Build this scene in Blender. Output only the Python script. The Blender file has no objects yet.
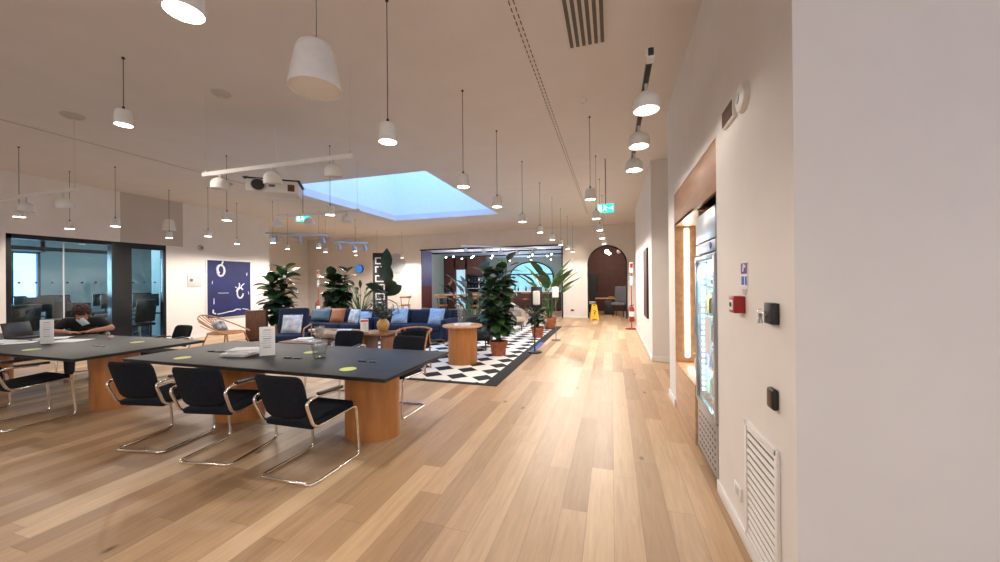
import bpy, bmesh, math, random
from mathutils import Vector, Matrix
random.seed(7)
PI = math.pi
S = bpy.context.scene
COL = S.collection
H = 1.55; CEIL = 3.87; RW = 0.74; LW = -11.6; BW = 15.9

# ---------------------------------------------------------------- materials
MATS = {}
def mat(name, col, rough=0.5, metal=0.0, var=0.06, scale=8.0, bump=0.0, emit=None, estr=0.0, spec=0.5, stretch=None, coat=0.0, sheen=0.0):
    if name in MATS: return MATS[name]
    m = bpy.data.materials.new(name); m.use_nodes = True
    n = m.node_tree.nodes; l = m.node_tree.links
    b = n['Principled BSDF']
    b.inputs['Roughness'].default_value = rough
    b.inputs['Metallic'].default_value = metal
    b.inputs['Specular IOR Level'].default_value = spec
    b.inputs['Coat Weight'].default_value = coat
    b.inputs['Sheen Weight'].default_value = sheen
    tc = n.new('ShaderNodeTexCoord'); mp = n.new('ShaderNodeMapping')
    l.new(tc.outputs['Object'], mp.inputs['Vector'])
    if stretch: mp.inputs['Scale'].default_value = stretch
    nz = n.new('ShaderNodeTexNoise'); nz.inputs['Scale'].default_value = scale; nz.inputs['Detail'].default_value = 4
    l.new(mp.outputs['Vector'], nz.inputs['Vector'])
    rp = n.new('ShaderNodeValToRGB')
    c = Vector(col)
    lo = [max(0, v * (1 - var * 2)) for v in c]; hi = [min(1, v * (1 + var * 2)) for v in c]
    rp.color_ramp.elements[0].color = (*lo, 1); rp.color_ramp.elements[1].color = (*hi, 1)
    rp.color_ramp.elements[0].position = 0.3; rp.color_ramp.elements[1].position = 0.7
    l.new(nz.outputs['Fac'], rp.inputs['Fac'])
    l.new(rp.outputs['Color'], b.inputs['Base Color'])
    if bump > 0:
        bp = n.new('ShaderNodeBump'); bp.inputs['Strength'].default_value = bump; bp.inputs['Distance'].default_value = 0.01
        l.new(nz.outputs['Fac'], bp.inputs['Height']); l.new(bp.outputs['Normal'], b.inputs['Normal'])
    if emit:
        b.inputs['Emission Color'].default_value = (*emit, 1); b.inputs['Emission Strength'].default_value = estr
    MATS[name] = m
    return m

def glass_mat(name, tint=(0.8, 0.85, 0.85), refl=1.45, rough=0.0):
    if name in MATS: return MATS[name]
    m = bpy.data.materials.new(name); m.use_nodes = True
    n = m.node_tree.nodes; l = m.node_tree.links
    for x in list(n): n.remove(x)
    out = n.new('ShaderNodeOutputMaterial'); mx = n.new('ShaderNodeMixShader')
    tr = n.new('ShaderNodeBsdfTransparent'); tr.inputs['Color'].default_value = (*tint, 1)
    gl = n.new('ShaderNodeBsdfGlossy'); gl.inputs['Roughness'].default_value = rough
    f0 = ((refl - 1) / (refl + 1)) ** 2
    lw_ = n.new('ShaderNodeLayerWeight'); lw_.inputs['Blend'].default_value = 0.5
    pw = n.new('ShaderNodeMath'); pw.operation = 'POWER'; pw.inputs[1].default_value = 5.0; l.new(lw_.outputs['Facing'], pw.inputs[0])
    fr = n.new('ShaderNodeMath'); fr.operation = 'MULTIPLY_ADD'; fr.inputs[1].default_value = 1 - f0; fr.inputs[2].default_value = f0; l.new(pw.outputs[0], fr.inputs[0])
    l.new(fr.outputs[0], mx.inputs[0]); l.new(tr.outputs[0], mx.inputs[1]); l.new(gl.outputs[0], mx.inputs[2])
    l.new(mx.outputs[0], out.inputs['Surface'])
    MATS[name] = m
    return m

def floor_mat():
    m = bpy.data.materials.new('oak_planks'); m.use_nodes = True
    n = m.node_tree.nodes; l = m.node_tree.links; b = n['Principled BSDF']
    geo = n.new('ShaderNodeNewGeometry'); sp = n.new('ShaderNodeSeparateXYZ'); l.new(geo.outputs['Position'], sp.inputs[0])
    def M(op, a, bb=None, c=None):
        x = n.new('ShaderNodeMath'); x.operation = op
        for i, v in enumerate((a, bb, c)):
            if v is None: continue
            if isinstance(v, (int, float)): x.inputs[i].default_value = v
            else: l.new(v, x.inputs[i])
        return x.outputs[0]
    W, L = 0.172, 1.75
    xs = M('DIVIDE', sp.outputs['X'], W); row = M('FLOOR', xs); fx = M('SUBTRACT', xs, row)
    wn = n.new('ShaderNodeTexWhiteNoise'); wn.noise_dimensions = '1D'; l.new(row, wn.inputs['W'])
    ys = M('ADD', M('DIVIDE', sp.outputs['Y'], L), M('MULTIPLY', wn.outputs['Value'], 7.3)); cl = M('FLOOR', ys); fy = M('SUBTRACT', ys, cl)
    cb = n.new('ShaderNodeCombineXYZ'); l.new(row, cb.inputs[0]); l.new(cl, cb.inputs[1])
    w2 = n.new('ShaderNodeTexWhiteNoise'); w2.noise_dimensions = '3D'; l.new(cb.outputs[0], w2.inputs['Vector'])
    rp = n.new('ShaderNodeValToRGB'); e = rp.color_ramp.elements
    e[0].position = 0; e[0].color = (0.35, 0.215, 0.118, 1); e[1].position = 1; e[1].color = (0.62, 0.44, 0.27, 1)
    for p, c in ((0.3, (0.42, 0.27, 0.152, 1)), (0.62, (0.475, 0.31, 0.18, 1)), (0.85, (0.54, 0.36, 0.21, 1))):
        q = e.new(p); q.color = c
    l.new(w2.outputs['Value'], rp.inputs['Fac'])
    # grain
    gv = n.new('ShaderNodeCombineXYZ'); l.new(M('MULTIPLY', sp.outputs['X'], 22), gv.inputs[0]); l.new(M('MULTIPLY', sp.outputs['Y'], 1.6), gv.inputs[1]); l.new(M('MULTIPLY', w2.outputs['Value'], 50), gv.inputs[2])
    nz = n.new('ShaderNodeTexNoise'); nz.inputs['Scale'].default_value = 1.6; nz.inputs['Detail'].default_value = 6; nz.inputs['Distortion'].default_value = 0.8; l.new(gv.outputs[0], nz.inputs['Vector'])
    g1 = n.new('ShaderNodeMapRange'); g1.inputs['From Min'].default_value = 0.3; g1.inputs['From Max'].default_value = 0.7; g1.inputs['To Min'].default_value = 0.86; g1.inputs['To Max'].default_value = 1.07; l.new(nz.outputs['Fac'], g1.inputs['Value'])
    # knots
    kv = n.new('ShaderNodeCombineXYZ'); l.new(M('MULTIPLY', sp.outputs['X'], 3.2), kv.inputs[0]); l.new(M('MULTIPLY', sp.outputs['Y'], 1.7), kv.inputs[1])
    vo = n.new('ShaderNodeTexVoronoi'); vo.inputs['Scale'].default_value = 1.0; vo.inputs['Randomness'].default_value = 1.0; l.new(kv.outputs[0], vo.inputs['Vector'])
    kr = n.new('ShaderNodeMapRange'); kr.inputs['From Min'].default_value = 0.03; kr.inputs['From Max'].default_value = 0.09; kr.inputs['To Min'].default_value = 0.25; kr.inputs['To Max'].default_value = 1.0; l.new(vo.outputs['Distance'], kr.inputs['Value'])
    # grooves
    ex = M('MINIMUM', fx, M('SUBTRACT', 1.0, fx)); ey = M('MULTIPLY', M('MINIMUM', fy, M('SUBTRACT', 1.0, fy)), L / W)
    ed = M('MINIMUM', ex, ey)
    er = n.new('ShaderNodeMapRange'); er.inputs['From Min'].default_value = 0.004; er.inputs['From Max'].default_value = 0.016; er.inputs['To Min'].default_value = 0.62; er.inputs['To Max'].default_value = 1.0; l.new(ed, er.inputs['Value'])
    f = M('MULTIPLY', M('MULTIPLY', g1.outputs[0], kr.outputs[0]), er.outputs[0])
    vm = n.new('ShaderNodeVectorMath'); vm.operation = 'SCALE'; l.new(rp.outputs['Color'], vm.inputs[0]); l.new(f, vm.inputs['Scale'])
    l.new(vm.outputs[0], b.inputs['Base Color'])
    b.inputs['Roughness'].default_value = 0.40; b.inputs['Specular IOR Level'].default_value = 0.32
    bp = n.new('ShaderNodeBump'); bp.inputs['Strength'].default_value = 0.25; bp.inputs['Distance'].default_value = 0.004; l.new(f, bp.inputs['Height']); l.new(bp.outputs['Normal'], b.inputs['Normal'])
    return m

def rug_mat():
    m = bpy.data.materials.new('diamond_check_rug'); m.use_nodes = True
    n = m.node_tree.nodes; l = m.node_tree.links; b = n['Principled BSDF']
    geo = n.new('ShaderNodeNewGeometry'); sp = n.new('ShaderNodeSeparateXYZ'); l.new(geo.outputs['Position'], sp.inputs[0])
    def M(op, a, bb=None):
        x = n.new('ShaderNodeMath'); x.operation = op
        for i, v in enumerate((a, bb)):
            if v is None: continue
            if isinstance(v, (int, float)): x.inputs[i].default_value = v
            else: l.new(v, x.inputs[i])
        return x.outputs[0]
    fx = M('ABSOLUTE', M('SUBTRACT', M('FRACT', M('ADD', M('DIVIDE', M('ADD', sp.outputs['X'], 20.0), 0.45), 0.5)), 0.5))
    fy = M('ABSOLUTE', M('SUBTRACT', M('FRACT', M('ADD', M('DIVIDE', M('SUBTRACT', sp.outputs['Y'], 5.59), 0.45), 0.5)), 0.5))
    s = M('ADD', fx, fy)
    nz = n.new('ShaderNodeTexNoise'); nz.inputs['Scale'].default_value = 120; l.new(geo.outputs['Position'], nz.inputs['Vector'])
    s2 = M('ADD', s, M('MULTIPLY', M('SUBTRACT', nz.outputs['Fac'], 0.5), 0.05))
    k = M('GREATER_THAN', s2, 0.43)
    mx = n.new('ShaderNodeMix'); mx.data_type = 'RGBA'; l.new(k, mx.inputs['Factor'])
    mx.inputs[6].default_value = (0.012, 0.012, 0.016, 1); mx.inputs[7].default_value = (0.78, 0.77, 0.74, 1)
    l.new(mx.outputs[2], b.inputs['Base Color']); b.inputs['Roughness'].default_value = 0.9
    bp = n.new('ShaderNodeBump'); bp.inputs['Strength'].default_value = 0.4; bp.inputs['Distance'].default_value = 0.003; l.new(nz.outputs['Fac'], bp.inputs['Height']); l.new(bp.outputs['Normal'], b.inputs['Normal'])
    return m

WALL = mat('wall_paint', (0.74, 0.70, 0.665), 0.75, var=0.012, scale=3, bump=0.03)
CEILM = mat('ceiling_paint', (0.70, 0.66, 0.63), 0.85, var=0.012, scale=2, bump=0.02)
GREYW = mat('grey_wall_paint', (0.50, 0.45, 0.41), 0.8, var=0.015, scale=2)
WELL = mat('skylight_well_paint', (0.80, 0.82, 0.84), 0.85, var=0.01)
WHITE = mat('white_gloss', (0.78, 0.77, 0.75), 0.35, var=0.01)
WMETAL = mat('white_powder_coat', (0.74, 0.73, 0.70), 0.45, var=0.015, scale=20)
WGREY = mat('pale_grey_plastic', (0.55, 0.54, 0.53), 0.5, var=0.02)
BLACK = mat('black_plastic', (0.012, 0.012, 0.014), 0.4, var=0.1)
DFRAME = mat('black_frame_metal', (0.007, 0.008, 0.010), 0.4, var=0.1, spec=0.3)
CHROME = mat('chrome', (0.80, 0.77, 0.73), 0.12, metal=1.0, var=0.01)
STEEL = mat('brushed_steel', (0.42, 0.45, 0.50), 0.32, metal=1.0, var=0.05, scale=30, stretch=(1, 1, 12))
NAVYC = mat('charcoal_navy_fabric', (0.008, 0.010, 0.015), 0.95, var=0.15, scale=60, bump=0.2, spec=0.2)
NAVY = mat('navy_fabric', (0.006, 0.014, 0.046), 0.9, var=0.15, scale=50, bump=0.25)
NAVYD = mat('deep_navy_fabric', (0.007, 0.014, 0.045), 0.9, var=0.15, scale=50, bump=0.25)
PALEB = mat('pale_blue_fabric', (0.32, 0.50, 0.78), 0.9, var=0.12, scale=14, bump=0.2)
LINEN = mat('white_blue_fabric', (0.55, 0.62, 0.72), 0.9, var=0.18, scale=9, bump=0.2)
GREYB = mat('grey_blue_fabric', (0.13, 0.20, 0.27), 0.9, var=0.1, scale=40, bump=0.2)
GREYF = mat('grey_fabric', (0.14, 0.14, 0.15), 0.9, var=0.1, scale=40, bump=0.2)
DGREYF = mat('dark_grey_fabric', (0.035, 0.04, 0.045), 0.9, var=0.1, scale=40, bump=0.2)
TAN = mat('tan_leather', (0.36, 0.13, 0.045), 0.55, var=0.12, scale=20, bump=0.2)
BEIGE = mat('beige_fabric', (0.42, 0.34, 0.27), 0.9, var=0.1, scale=40, bump=0.2)
TOP = mat('black_linoleum', (0.012, 0.013, 0.015), 0.5, var=0.12, scale=6, spec=0.32)
EDGE = mat('black_table_edge', (0.010, 0.010, 0.011), 0.4, var=0.1)
OAKV = mat('oak_veneer', (0.45, 0.175, 0.048), 0.4, var=0.08, scale=4, stretch=(4, 4, 0.5))
OAKH = mat('light_oak_veneer', (0.50, 0.27, 0.125), 0.45, var=0.10, scale=6, stretch=(3, 3, 0.4))
OAKW = mat('pale_oak_panel', (0.54, 0.36, 0.22), 0.45, var=0.08, scale=5, stretch=(3, 0.5, 3))
OAKB = mat('brown_oak_panel', (0.36, 0.19, 0.105), 0.5, var=0.06, scale=5, stretch=(3, 0.5, 3))
WOODD = mat('brown_wood', (0.115, 0.042, 0.017), 0.5, var=0.15, scale=6, stretch=(5, 5, 0.7))
RATTAN = mat('rattan', (0.40, 0.19, 0.075), 0.55, var=0.2, scale=30)
TERRA = mat('terracotta', (0.34, 0.105, 0.045), 0.8, var=0.12, scale=12, bump=0.1)
SOIL = mat('soil', (0.03, 0.018, 0.01), 1.0, var=0.3, scale=40, bump=0.6)
LEAF = mat('leaf_green', (0.025, 0.080, 0.020), 0.42, var=0.35, scale=5)
LEAFD = mat('dark_leaf', (0.010, 0.030, 0.012), 0.42, var=0.35, scale=5)
LEAFL = mat('fresh_leaf', (0.05, 0.13, 0.03), 0.42, var=0.3, scale=5)
SAGE = mat('sage_leaf', (0.07, 0.09, 0.07), 0.6, var=0.3, scale=9)
STEM = mat('stem_brown', (0.07, 0.045, 0.025), 0.8, var=0.2, scale=20)
OCHRE = mat('ochre_glaze', (0.42, 0.24, 0.07), 0.4, var=0.12, scale=9)
PAPER = mat('paper', (0.78, 0.78, 0.77), 0.7, var=0.02)
INK = mat('grey_ink', (0.42, 0.42, 0.44), 0.7)
REDINK = mat('red_ink', (0.55, 0.05, 0.04), 0.6)
LIME = mat('lime_sticker', (0.47, 0.56, 0.09), 0.5, var=0.05)
RED = mat('signal_red', (0.33, 0.014, 0.020), 0.35, var=0.05)
YEL = mat('yellow_plastic', (0.80, 0.50, 0.015), 0.4, var=0.05)
MAROON = mat('red_brown_paint', (0.070, 0.022, 0.014), 0.7, var=0.08)
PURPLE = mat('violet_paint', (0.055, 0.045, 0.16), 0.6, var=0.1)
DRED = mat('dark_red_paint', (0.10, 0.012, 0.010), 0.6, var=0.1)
ARTB = mat('deep_blue_paint', (0.005, 0.009, 0.085), 0.6, var=0.15, scale=3)
ARTW = mat('white_brush_paint', (0.62, 0.64, 0.72), 0.7, var=0.1)
SKIN = mat('skin', (0.42, 0.19, 0.11), 0.55, var=0.06, scale=6)
HAIR = mat('brown_curly_hair', (0.035, 0.014, 0.007), 0.75, var=0.5, scale=40, bump=0.8)
TEE = mat('black_cotton', (0.008, 0.008, 0.010), 0.9, var=0.2, scale=20, bump=0.2)
DENIM = mat('dark_trousers', (0.012, 0.014, 0.02), 0.9, var=0.2, scale=20)
MASK = mat('pale_blue_mask', (0.55, 0.70, 0.75), 0.8, var=0.04)
PINKISH = mat('pink_ball', (0.6, 0.38, 0.32), 0.6)
CARPET = mat('office_carpet', (0.03, 0.034, 0.04), 0.95, var=0.2, scale=60)
OFFW = mat('office_wall_paint', (0.45, 0.56, 0.58), 0.8, var=0.02)
DARKPANEL = mat('dark_grey_panel', (0.010, 0.012, 0.014), 0.2, var=0.1, scale=3)
WINF = mat('grey_window_metal', (0.12, 0.13, 0.14), 0.4)
SLOTM = mat('grille_shadow_paint', (0.13, 0.11, 0.095), 0.8)
GLASS = glass_mat('partition_glass', (0.80, 0.90, 0.92), 1.5)
CLEAR = glass_mat('clear_glass', (0.93, 0.95, 0.95), 1.45)
BOTTLE = glass_mat('bottle_glass', (0.97, 0.98, 0.98), 2.0, 0.06)
LAMP = mat('lamp_diffuser', (0.9, 0.9, 0.88), 0.5, emit=(1.0, 0.93, 0.84), estr=16)
LEDW = mat('led_strip_diffuser', (0.9, 0.9, 0.9), 0.5, emit=(1.0, 0.93, 0.82), estr=9)
LEDC = mat('cold_led_diffuser', (0.8, 0.9, 0.95), 0.5, emit=(0.55, 0.9, 1.0), estr=4)
DOMEIN = mat('dome_inner', (0.80, 0.78, 0.74), 0.5, var=0.01)
EXITG = mat('exit_sign_green', (0.02, 0.4, 0.3), 0.4, emit=(0.02, 0.72, 0.55), estr=1.6)
EXITW = mat('exit_sign_white', (0.8, 0.9, 0.9), 0.4, emit=(0.75, 1.0, 0.95), estr=2.2)
CYAN = mat('backlit_cyan_panel', (0.2, 0.6, 0.7), 0.4, var=0.3, scale=1.2, emit=(0.30, 0.62, 0.74), estr=0.8)
SKYP = mat('lit_blue_door_glass', (0.4, 0.6, 0.7), 0.4, emit=(0.36, 0.60, 0.76), estr=0.8)
NEON = mat('blue_lit_sign', (0.05, 0.3, 0.8), 0.4, emit=(0.02, 0.16, 0.55), estr=0.9)
BTAPE = mat('blue_tape', (0.02, 0.09, 0.36), 0.5)
PURP = mat('violet_ink', (0.12, 0.03, 0.22), 0.6)
BLUEINK = mat('blue_ink', (0.02, 0.05, 0.45), 0.5)
BRASS = mat('brass', (0.45, 0.32, 0.14), 0.3, metal=1.0, var=0.05)
LILAC = mat('lilac_ceiling_paint', (0.50, 0.52, 0.66), 0.7, var=0.02)

# ---------------------------------------------------------------- mesh helpers
class MB:
    def __init__(s): s.bm = bmesh.new()
    def _x(s, vs, m):
        if m is not None: bmesh.ops.transform(s.bm, matrix=m, verts=vs)
    def box(s, c, d, bev=0, rot=None, seg=2):
        r = bmesh.ops.create_cube(s.bm, size=1); vs = r['verts']
        bmesh.ops.scale(s.bm, vec=d, verts=vs)
        if bev > 0:
            es = list({e for v in vs for e in v.link_edges})
            q = bmesh.ops.bevel(s.bm, geom=es, offset=min(bev, min(d) * 0.49), segments=seg, profile=0.5, affect='EDGES')
            vs = list({v for f in q['faces'] for v in f.verts} | {v for v in vs if v.is_valid})
        M = Matrix.Translation(Vector(c))
        if rot is not None: M = M @ rot.to_4x4()
        s._x(vs, M); return s
    def cyl(s, c, r, h, r2=None, seg=32, rot=None, bev=0):
        q = bmesh.ops.create_cone(s.bm, cap_ends=True, segments=seg, radius1=r, radius2=r if r2 is None else r2, depth=h)
        M = Matrix.Translation(Vector(c))
        if rot is not None: M = M @ rot.to_4x4()
        s._x(q['verts'], M); return s
    def sph(s, c, r, sc=(1, 1, 1), u=20, v=12, rot=None):
        q = bmesh.ops.create_uvsphere(s.bm, u_segments=u, v_segments=v, radius=r)
        M = Matrix.Translation(Vector(c))
        if rot is not None: M = M @ rot.to_4x4()
        M = M @ Matrix.Diagonal((*sc, 1)); s._x(q['verts'], M); return s
    def lathe(s, prof, c=(0, 0, 0), seg=32, sy=1.0, rot=None):
        rings = []
        M = rot.to_3x3() if rot is not None else Matrix.Identity(3)
        for r, z in prof:
            if r < 1e-5: rings.append([s.bm.verts.new(M @ Vector((0, 0, z)) + Vector(c))])
            else: rings.append([s.bm.verts.new(M @ Vector((r * math.cos(2 * PI * i / seg), r * sy * math.sin(2 * PI * i / seg), z)) + Vector(c)) for i in range(seg)])
        for a, b in zip(rings, rings[1:]):
            for i in range(seg):
                j = (i + 1) % seg
                if len(a) == 1 and len(b) == 1: continue
                if len(a) == 1: s.bm.faces.new((a[0], b[j], b[i]))
                elif len(b) == 1: s.bm.faces.new((a[i], a[j], b[0]))
                else: s.bm.faces.new((a[i], a[j], b[j], b[i]))
        return s
    def tube(s, pts, r, seg=10, closed=False, r2=None):
        pts = [Vector(p) for p in pts]; n = len(pts); rings = []
        up = None
        for i, p in enumerate(pts):
            if closed: t = pts[(i + 1) % n] - pts[i - 1]
            else: t = pts[min(i + 1, n - 1)] - pts[max(i - 1, 0)]
            t.normalize()
            if up is None:
                up = Vector((0, 0, 1)) if abs(t.z) < 0.9 else Vector((1, 0, 0))
            sd = t.cross(up)
            if sd.length < 1e-5: sd = t.cross(Vector((1, 0, 0)))
            sd.normalize(); up = sd.cross(t).normalized()
            rr = r if r2 is None else r + (r2 - r) * i / (n - 1)
            rings.append([s.bm.verts.new(p + (sd * math.cos(2 * PI * k / seg) + up * math.sin(2 * PI * k / seg)) * rr) for k in range(seg)])
        m = n if closed else n - 1
        for i in range(m):
            a, b = rings[i], rings[(i + 1) % n]
            off = 0
            if closed and i == n - 1:
                off = min(range(seg), key=lambda o: (a[0].co - b[o].co).length)
            for k in range(seg):
                s.bm.faces.new((a[k], a[(k + 1) % seg], b[(k + 1 + off) % seg], b[(k + off) % seg]))
        if not closed:
            s.bm.faces.new(rings[0][::-1]); s.bm.faces.new(rings[-1])
        return s
    def prism(s, pts, z0, z1, M=None):
        a = [s.bm.verts.new((x, y, z0)) for x, y in pts]; b = [s.bm.verts.new((x, y, z1)) for x, y in pts]
        n = len(pts)
        s.bm.faces.new(a[::-1]); s.bm.faces.new(b)
        for i in range(n): s.bm.faces.new((a[i], a[(i + 1) % n], b[(i + 1) % n], b[i]))
        if M is not None: s._x(a + b, M)
        return s
    def pillow(s, w, h, t, M=None, n=12, pinch=0.06):
        g = {}
        for sd in (1, -1):
            for i in range(n + 1):
                for j in range(n + 1):
                    u = -1 + 2 * i / n; v = -1 + 2 * j / n
                    edge = i in (0, n) or j in (0, n)
                    if edge and sd == -1: g[(sd, i, j)] = g[(1, i, j)]; continue
                    k = ((1 - u ** 4) * (1 - v ** 4)) ** 0.6
                    x = u * w / 2 * (1 - pinch * (1 - v * v) * abs(u)); y = v * h / 2 * (1 - pinch * (1 - u * u) * abs(v))
                    vt = s.bm.verts.new((x, sd * k * t / 2, y)); g[(sd, i, j)] = vt
        vs = list(set(g.values()))
        for sd in (1, -1):
            for i in range(n):
                for j in range(n):
                    q = [g[(sd, i, j)], g[(sd, i + 1, j)], g[(sd, i + 1, j + 1)], g[(sd, i, j + 1)]]
                    try: s.bm.faces.new(q if sd == -1 else q[::-1])
                    except ValueError: pass
        s._x(vs, M); return s
    def leaf(s, base, d, up, L, W, bend=0.25, cup=0.12, nseg=5, shape=1.0):
        d = Vector(d).normalized(); side = d.cross(Vector(up))
        if side.length < 1e-4: side = d.cross(Vector((1, 0, 0)))
        side.normalize(); nrm = side.cross(d).normalized(); base = Vector(base)
        rows = []
        for i in range(nseg + 1):
            t = i / nseg
            w = W * (math.sin(PI * min(1, t ** shape * 0.97 + 0.015))) ** 0.8 / 2
            p = base + d * (L * t) - nrm * (bend * L * t * t)
            rows.append((s.bm.verts.new(p - side * w + nrm * cup * w), s.bm.verts.new(p), s.bm.verts.new(p + side * w + nrm * cup * w)))
        for a, b in zip(rows, rows[1:]):
            s.bm.faces.new((a[0], a[1], b[1], b[0])); s.bm.faces.new((a[1], a[2], b[2], b[1]))
        return s
    def build(s, name, m, parent=None, loc=None, rz=0, smooth=True, thick=0):
        bm = s.bm
        bmesh.ops.recalc_face_normals(bm, faces=bm.faces)
        if smooth:
            for f in bm.faces: f.smooth = True
            for e in bm.edges:
                if len(e.link_faces) == 2 and e.calc_face_angle(0) > math.radians(38): e.smooth = False
        me = bpy.data.meshes.new(name); bm.to_mesh(me); bm.free()
        me.materials.append(m)
        o = bpy.data.objects.new(name, me); COL.objects.link(o)
        if parent is not None: o.parent = parent
        if loc is not None: o.location = loc
        o.rotation_euler.z = rz
        if thick:
            md = o.modifiers.new('thickness', 'SOLIDIFY'); md.thickness = thick
        return o

def fillet(pts, r, n=5):
    pts = [Vector(p) for p in pts]; out = [pts[0]]
    for a, b, c in zip(pts, pts[1:], pts[2:]):
        u = (a - b); v = (c - b); k = min(r, u.length * 0.49, v.length * 0.49)
        p = b + u.normalized() * k; q = b + v.normalized() * k
        for i in range(n + 1):
            t = i / n; out.append(p * (1 - t) ** 2 + b * 2 * t * (1 - t) + q * t * t)
    out.append(pts[-1]); return out

def tag(o, label, cat, group=None, kind=None):
    o['label'] = label; o['category'] = cat
    if group: o['group'] = group
    if kind: o['kind'] = kind
    return o
def thing(name, loc, label, cat, rz=0, group=None):
    o = bpy.data.objects.new(name, None); COL.objects.link(o); o.location = loc; o.rotation_euler.z = rz
    o.empty_display_size = 0.1
    return tag(o, label, cat, group)
def struct(name, mb, m, label=None):
    o = mb.build(name, m); o['kind'] = 'structure'
    if label: o['label'] = label
    return o
def kids(o): return list(o.children)
def copy_tree(o, parent=None):
    c = o.copy(); COL.objects.link(c); c.parent = parent
    for ch in kids(o): copy_tree(ch, c)
    return c
def again(o, loc, rz, label, group=None):
    c = copy_tree(o); c.location = loc; c.rotation_euler.z = rz; c['label'] = label
    if group: c['group'] = group
    return c
def rot(ax, deg): return Matrix.Rotation(math.radians(deg), 3, ax)
def T(x, y, z): return Matrix.Translation((x, y, z))

# ---------------------------------------------------------------- camera
cam_d = bpy.data.cameras.new('camera'); cam = bpy.data.objects.new('camera', cam_d); COL.objects.link(cam)
cam_d.sensor_width = 36; cam_d.lens = 36 * 368 / 1000; cam_d.clip_start = 0.05; cam_d.clip_end = 200
yaw = math.radians(16.9); roll = math.radians(0.5); pitch = math.atan(1.0 / 368)
cam.matrix_world = T(0, 0, H) @ Matrix.Rotation(yaw, 4, 'Z') @ Matrix.Rotation(PI / 2 + pitch, 4, 'X') @ Matrix.Rotation(-roll, 4, 'Z')
S.camera = cam

# ---------------------------------------------------------------- room shell
RY0 = -5.0   # rear wall
FL = floor_mat()
struct('floor', MB().box((-6.5, 9.5, -0.05), (24, 31, 0.1)), FL)
# ceiling with the skylight hole  X -7.4..-3.68, Y 6.86..12.0
SX0, SX1, SY0, SY1 = -7.7, -3.68, 6.86, 12.0
c = MB(); zc = CEIL + 0.1
c.box(((-16.5 + SX0) / 2, (RY0 + 16.4) / 2, zc), (SX0 + 16.5, 16.4 - RY0, 0.2))
c.box(((SX1 + 5.5) / 2, (RY0 + 16.4) / 2, zc), (5.5 - SX1, 16.4 - RY0, 0.2))
c.box(((SX0 + SX1) / 2, (RY0 + SY0) / 2, zc), (SX1 - SX0, SY0 - RY0, 0.2))
c.box(((SX0 + SX1) / 2, (SY1 + 16.4) / 2, zc), (SX1 - SX0, 16.4 - SY1, 0.2))
struct('ceiling', c, CEILM)
w = MB(); wh = 2.6; wz = CEIL + 0.2 + wh / 2
w.box((SX0 - 0.05, (SY0 + SY1) / 2, wz), (0.1, SY1 - SY0 + 0.2, wh)); w.box((SX1 + 0.05, (SY0 + SY1) / 2, wz), (0.1, SY1 - SY0 + 0.2, wh))
w.box(((SX0 + SX1) / 2, SY0 - 0.05, wz), (SX1 - SX0, 0.1, wh)); w.box(((SX0 + SX1) / 2, SY1 + 0.05, wz), (SX1 - SX0, 0.1, wh))
struct('wall_skylight', w, WELL)
w = MB()
for k in range(5):
    x = SX0 + (SX1 - SX0) * k / 4; w.box((x, (SY0 + SY1) / 2, wz + wh / 2), (0.06, SY1 - SY0, 0.08))
for k in range(4):
    y = SY0 + (SY1 - SY0) * k / 3; w.box(((SX0 + SX1) / 2, y, wz + wh / 2), (SX1 - SX0, 0.06, 0.08))
wf = struct('window_1', w, WMETAL)
MB().box(((SX0 + SX1) / 2, (SY0 + SY1) / 2, wz + wh / 2 + 0.05), (SX1 - SX0, SY1 - SY0, 0.01)).build('glass_pane', CLEAR, wf)

# right wall, niche Y 3.05..4.95 up to z 2.6, alcove 5.43..7.65
NY0, NY1, NZ = 3.05, 4.95, 2.6
w = MB()
w.box((RW + 0.4, (1.85 + NY0) / 2, CEIL / 2), (0.8, NY0 - 1.85, CEIL))
w.box((RW + 0.4, (NY0 + NY1) / 2, (NZ + CEIL) / 2), (0.8, NY1 - NY0, CEIL - NZ))
w.box((RW + 0.4, (NY1 + 5.43) / 2, CEIL / 2), (0.8, 5.43 - NY1, CEIL))
w.box((RW + 0.9, (NY0 + NY1) / 2, NZ / 2), (0.2, NY1 - NY0, NZ))
struct('wall_right', w, WALL)
struct('wall_right_return', MB().box((3.77, 2.0, CEIL / 2), (4.46, 0.3, CEIL)), WALL)
w = MB(); w.box((RW + 0.5, (7.65 + 12.6) / 2, CEIL / 2), (1.0, 12.6 - 7.65, CEIL)); w.box((2.15, 6.54, CEIL / 2), (0.2, 2.22, CEIL)); w.box((1.9, 5.35, CEIL / 2), (0.7, 0.16, CEIL)); w.box((1.99, 7.8, CEIL / 2), (0.5, 0.3, CEIL))
struct('wall_right_far', w, WALL)
w = MB(); w.box((1.25, (12.6 + BW) / 2, CEIL / 2), (0.5, BW - 12.6, CEIL)); w.box((0.92, 13.6, CEIL / 2), (0.18, 0.35, CEIL))
struct('wall_right_end', w, WALL)
struct('wall_side', MB().box((5.9, (RY0 + 2.1) / 2, CEIL / 2), (0.2, 2.1 - RY0, CEIL)), WALL)
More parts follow.
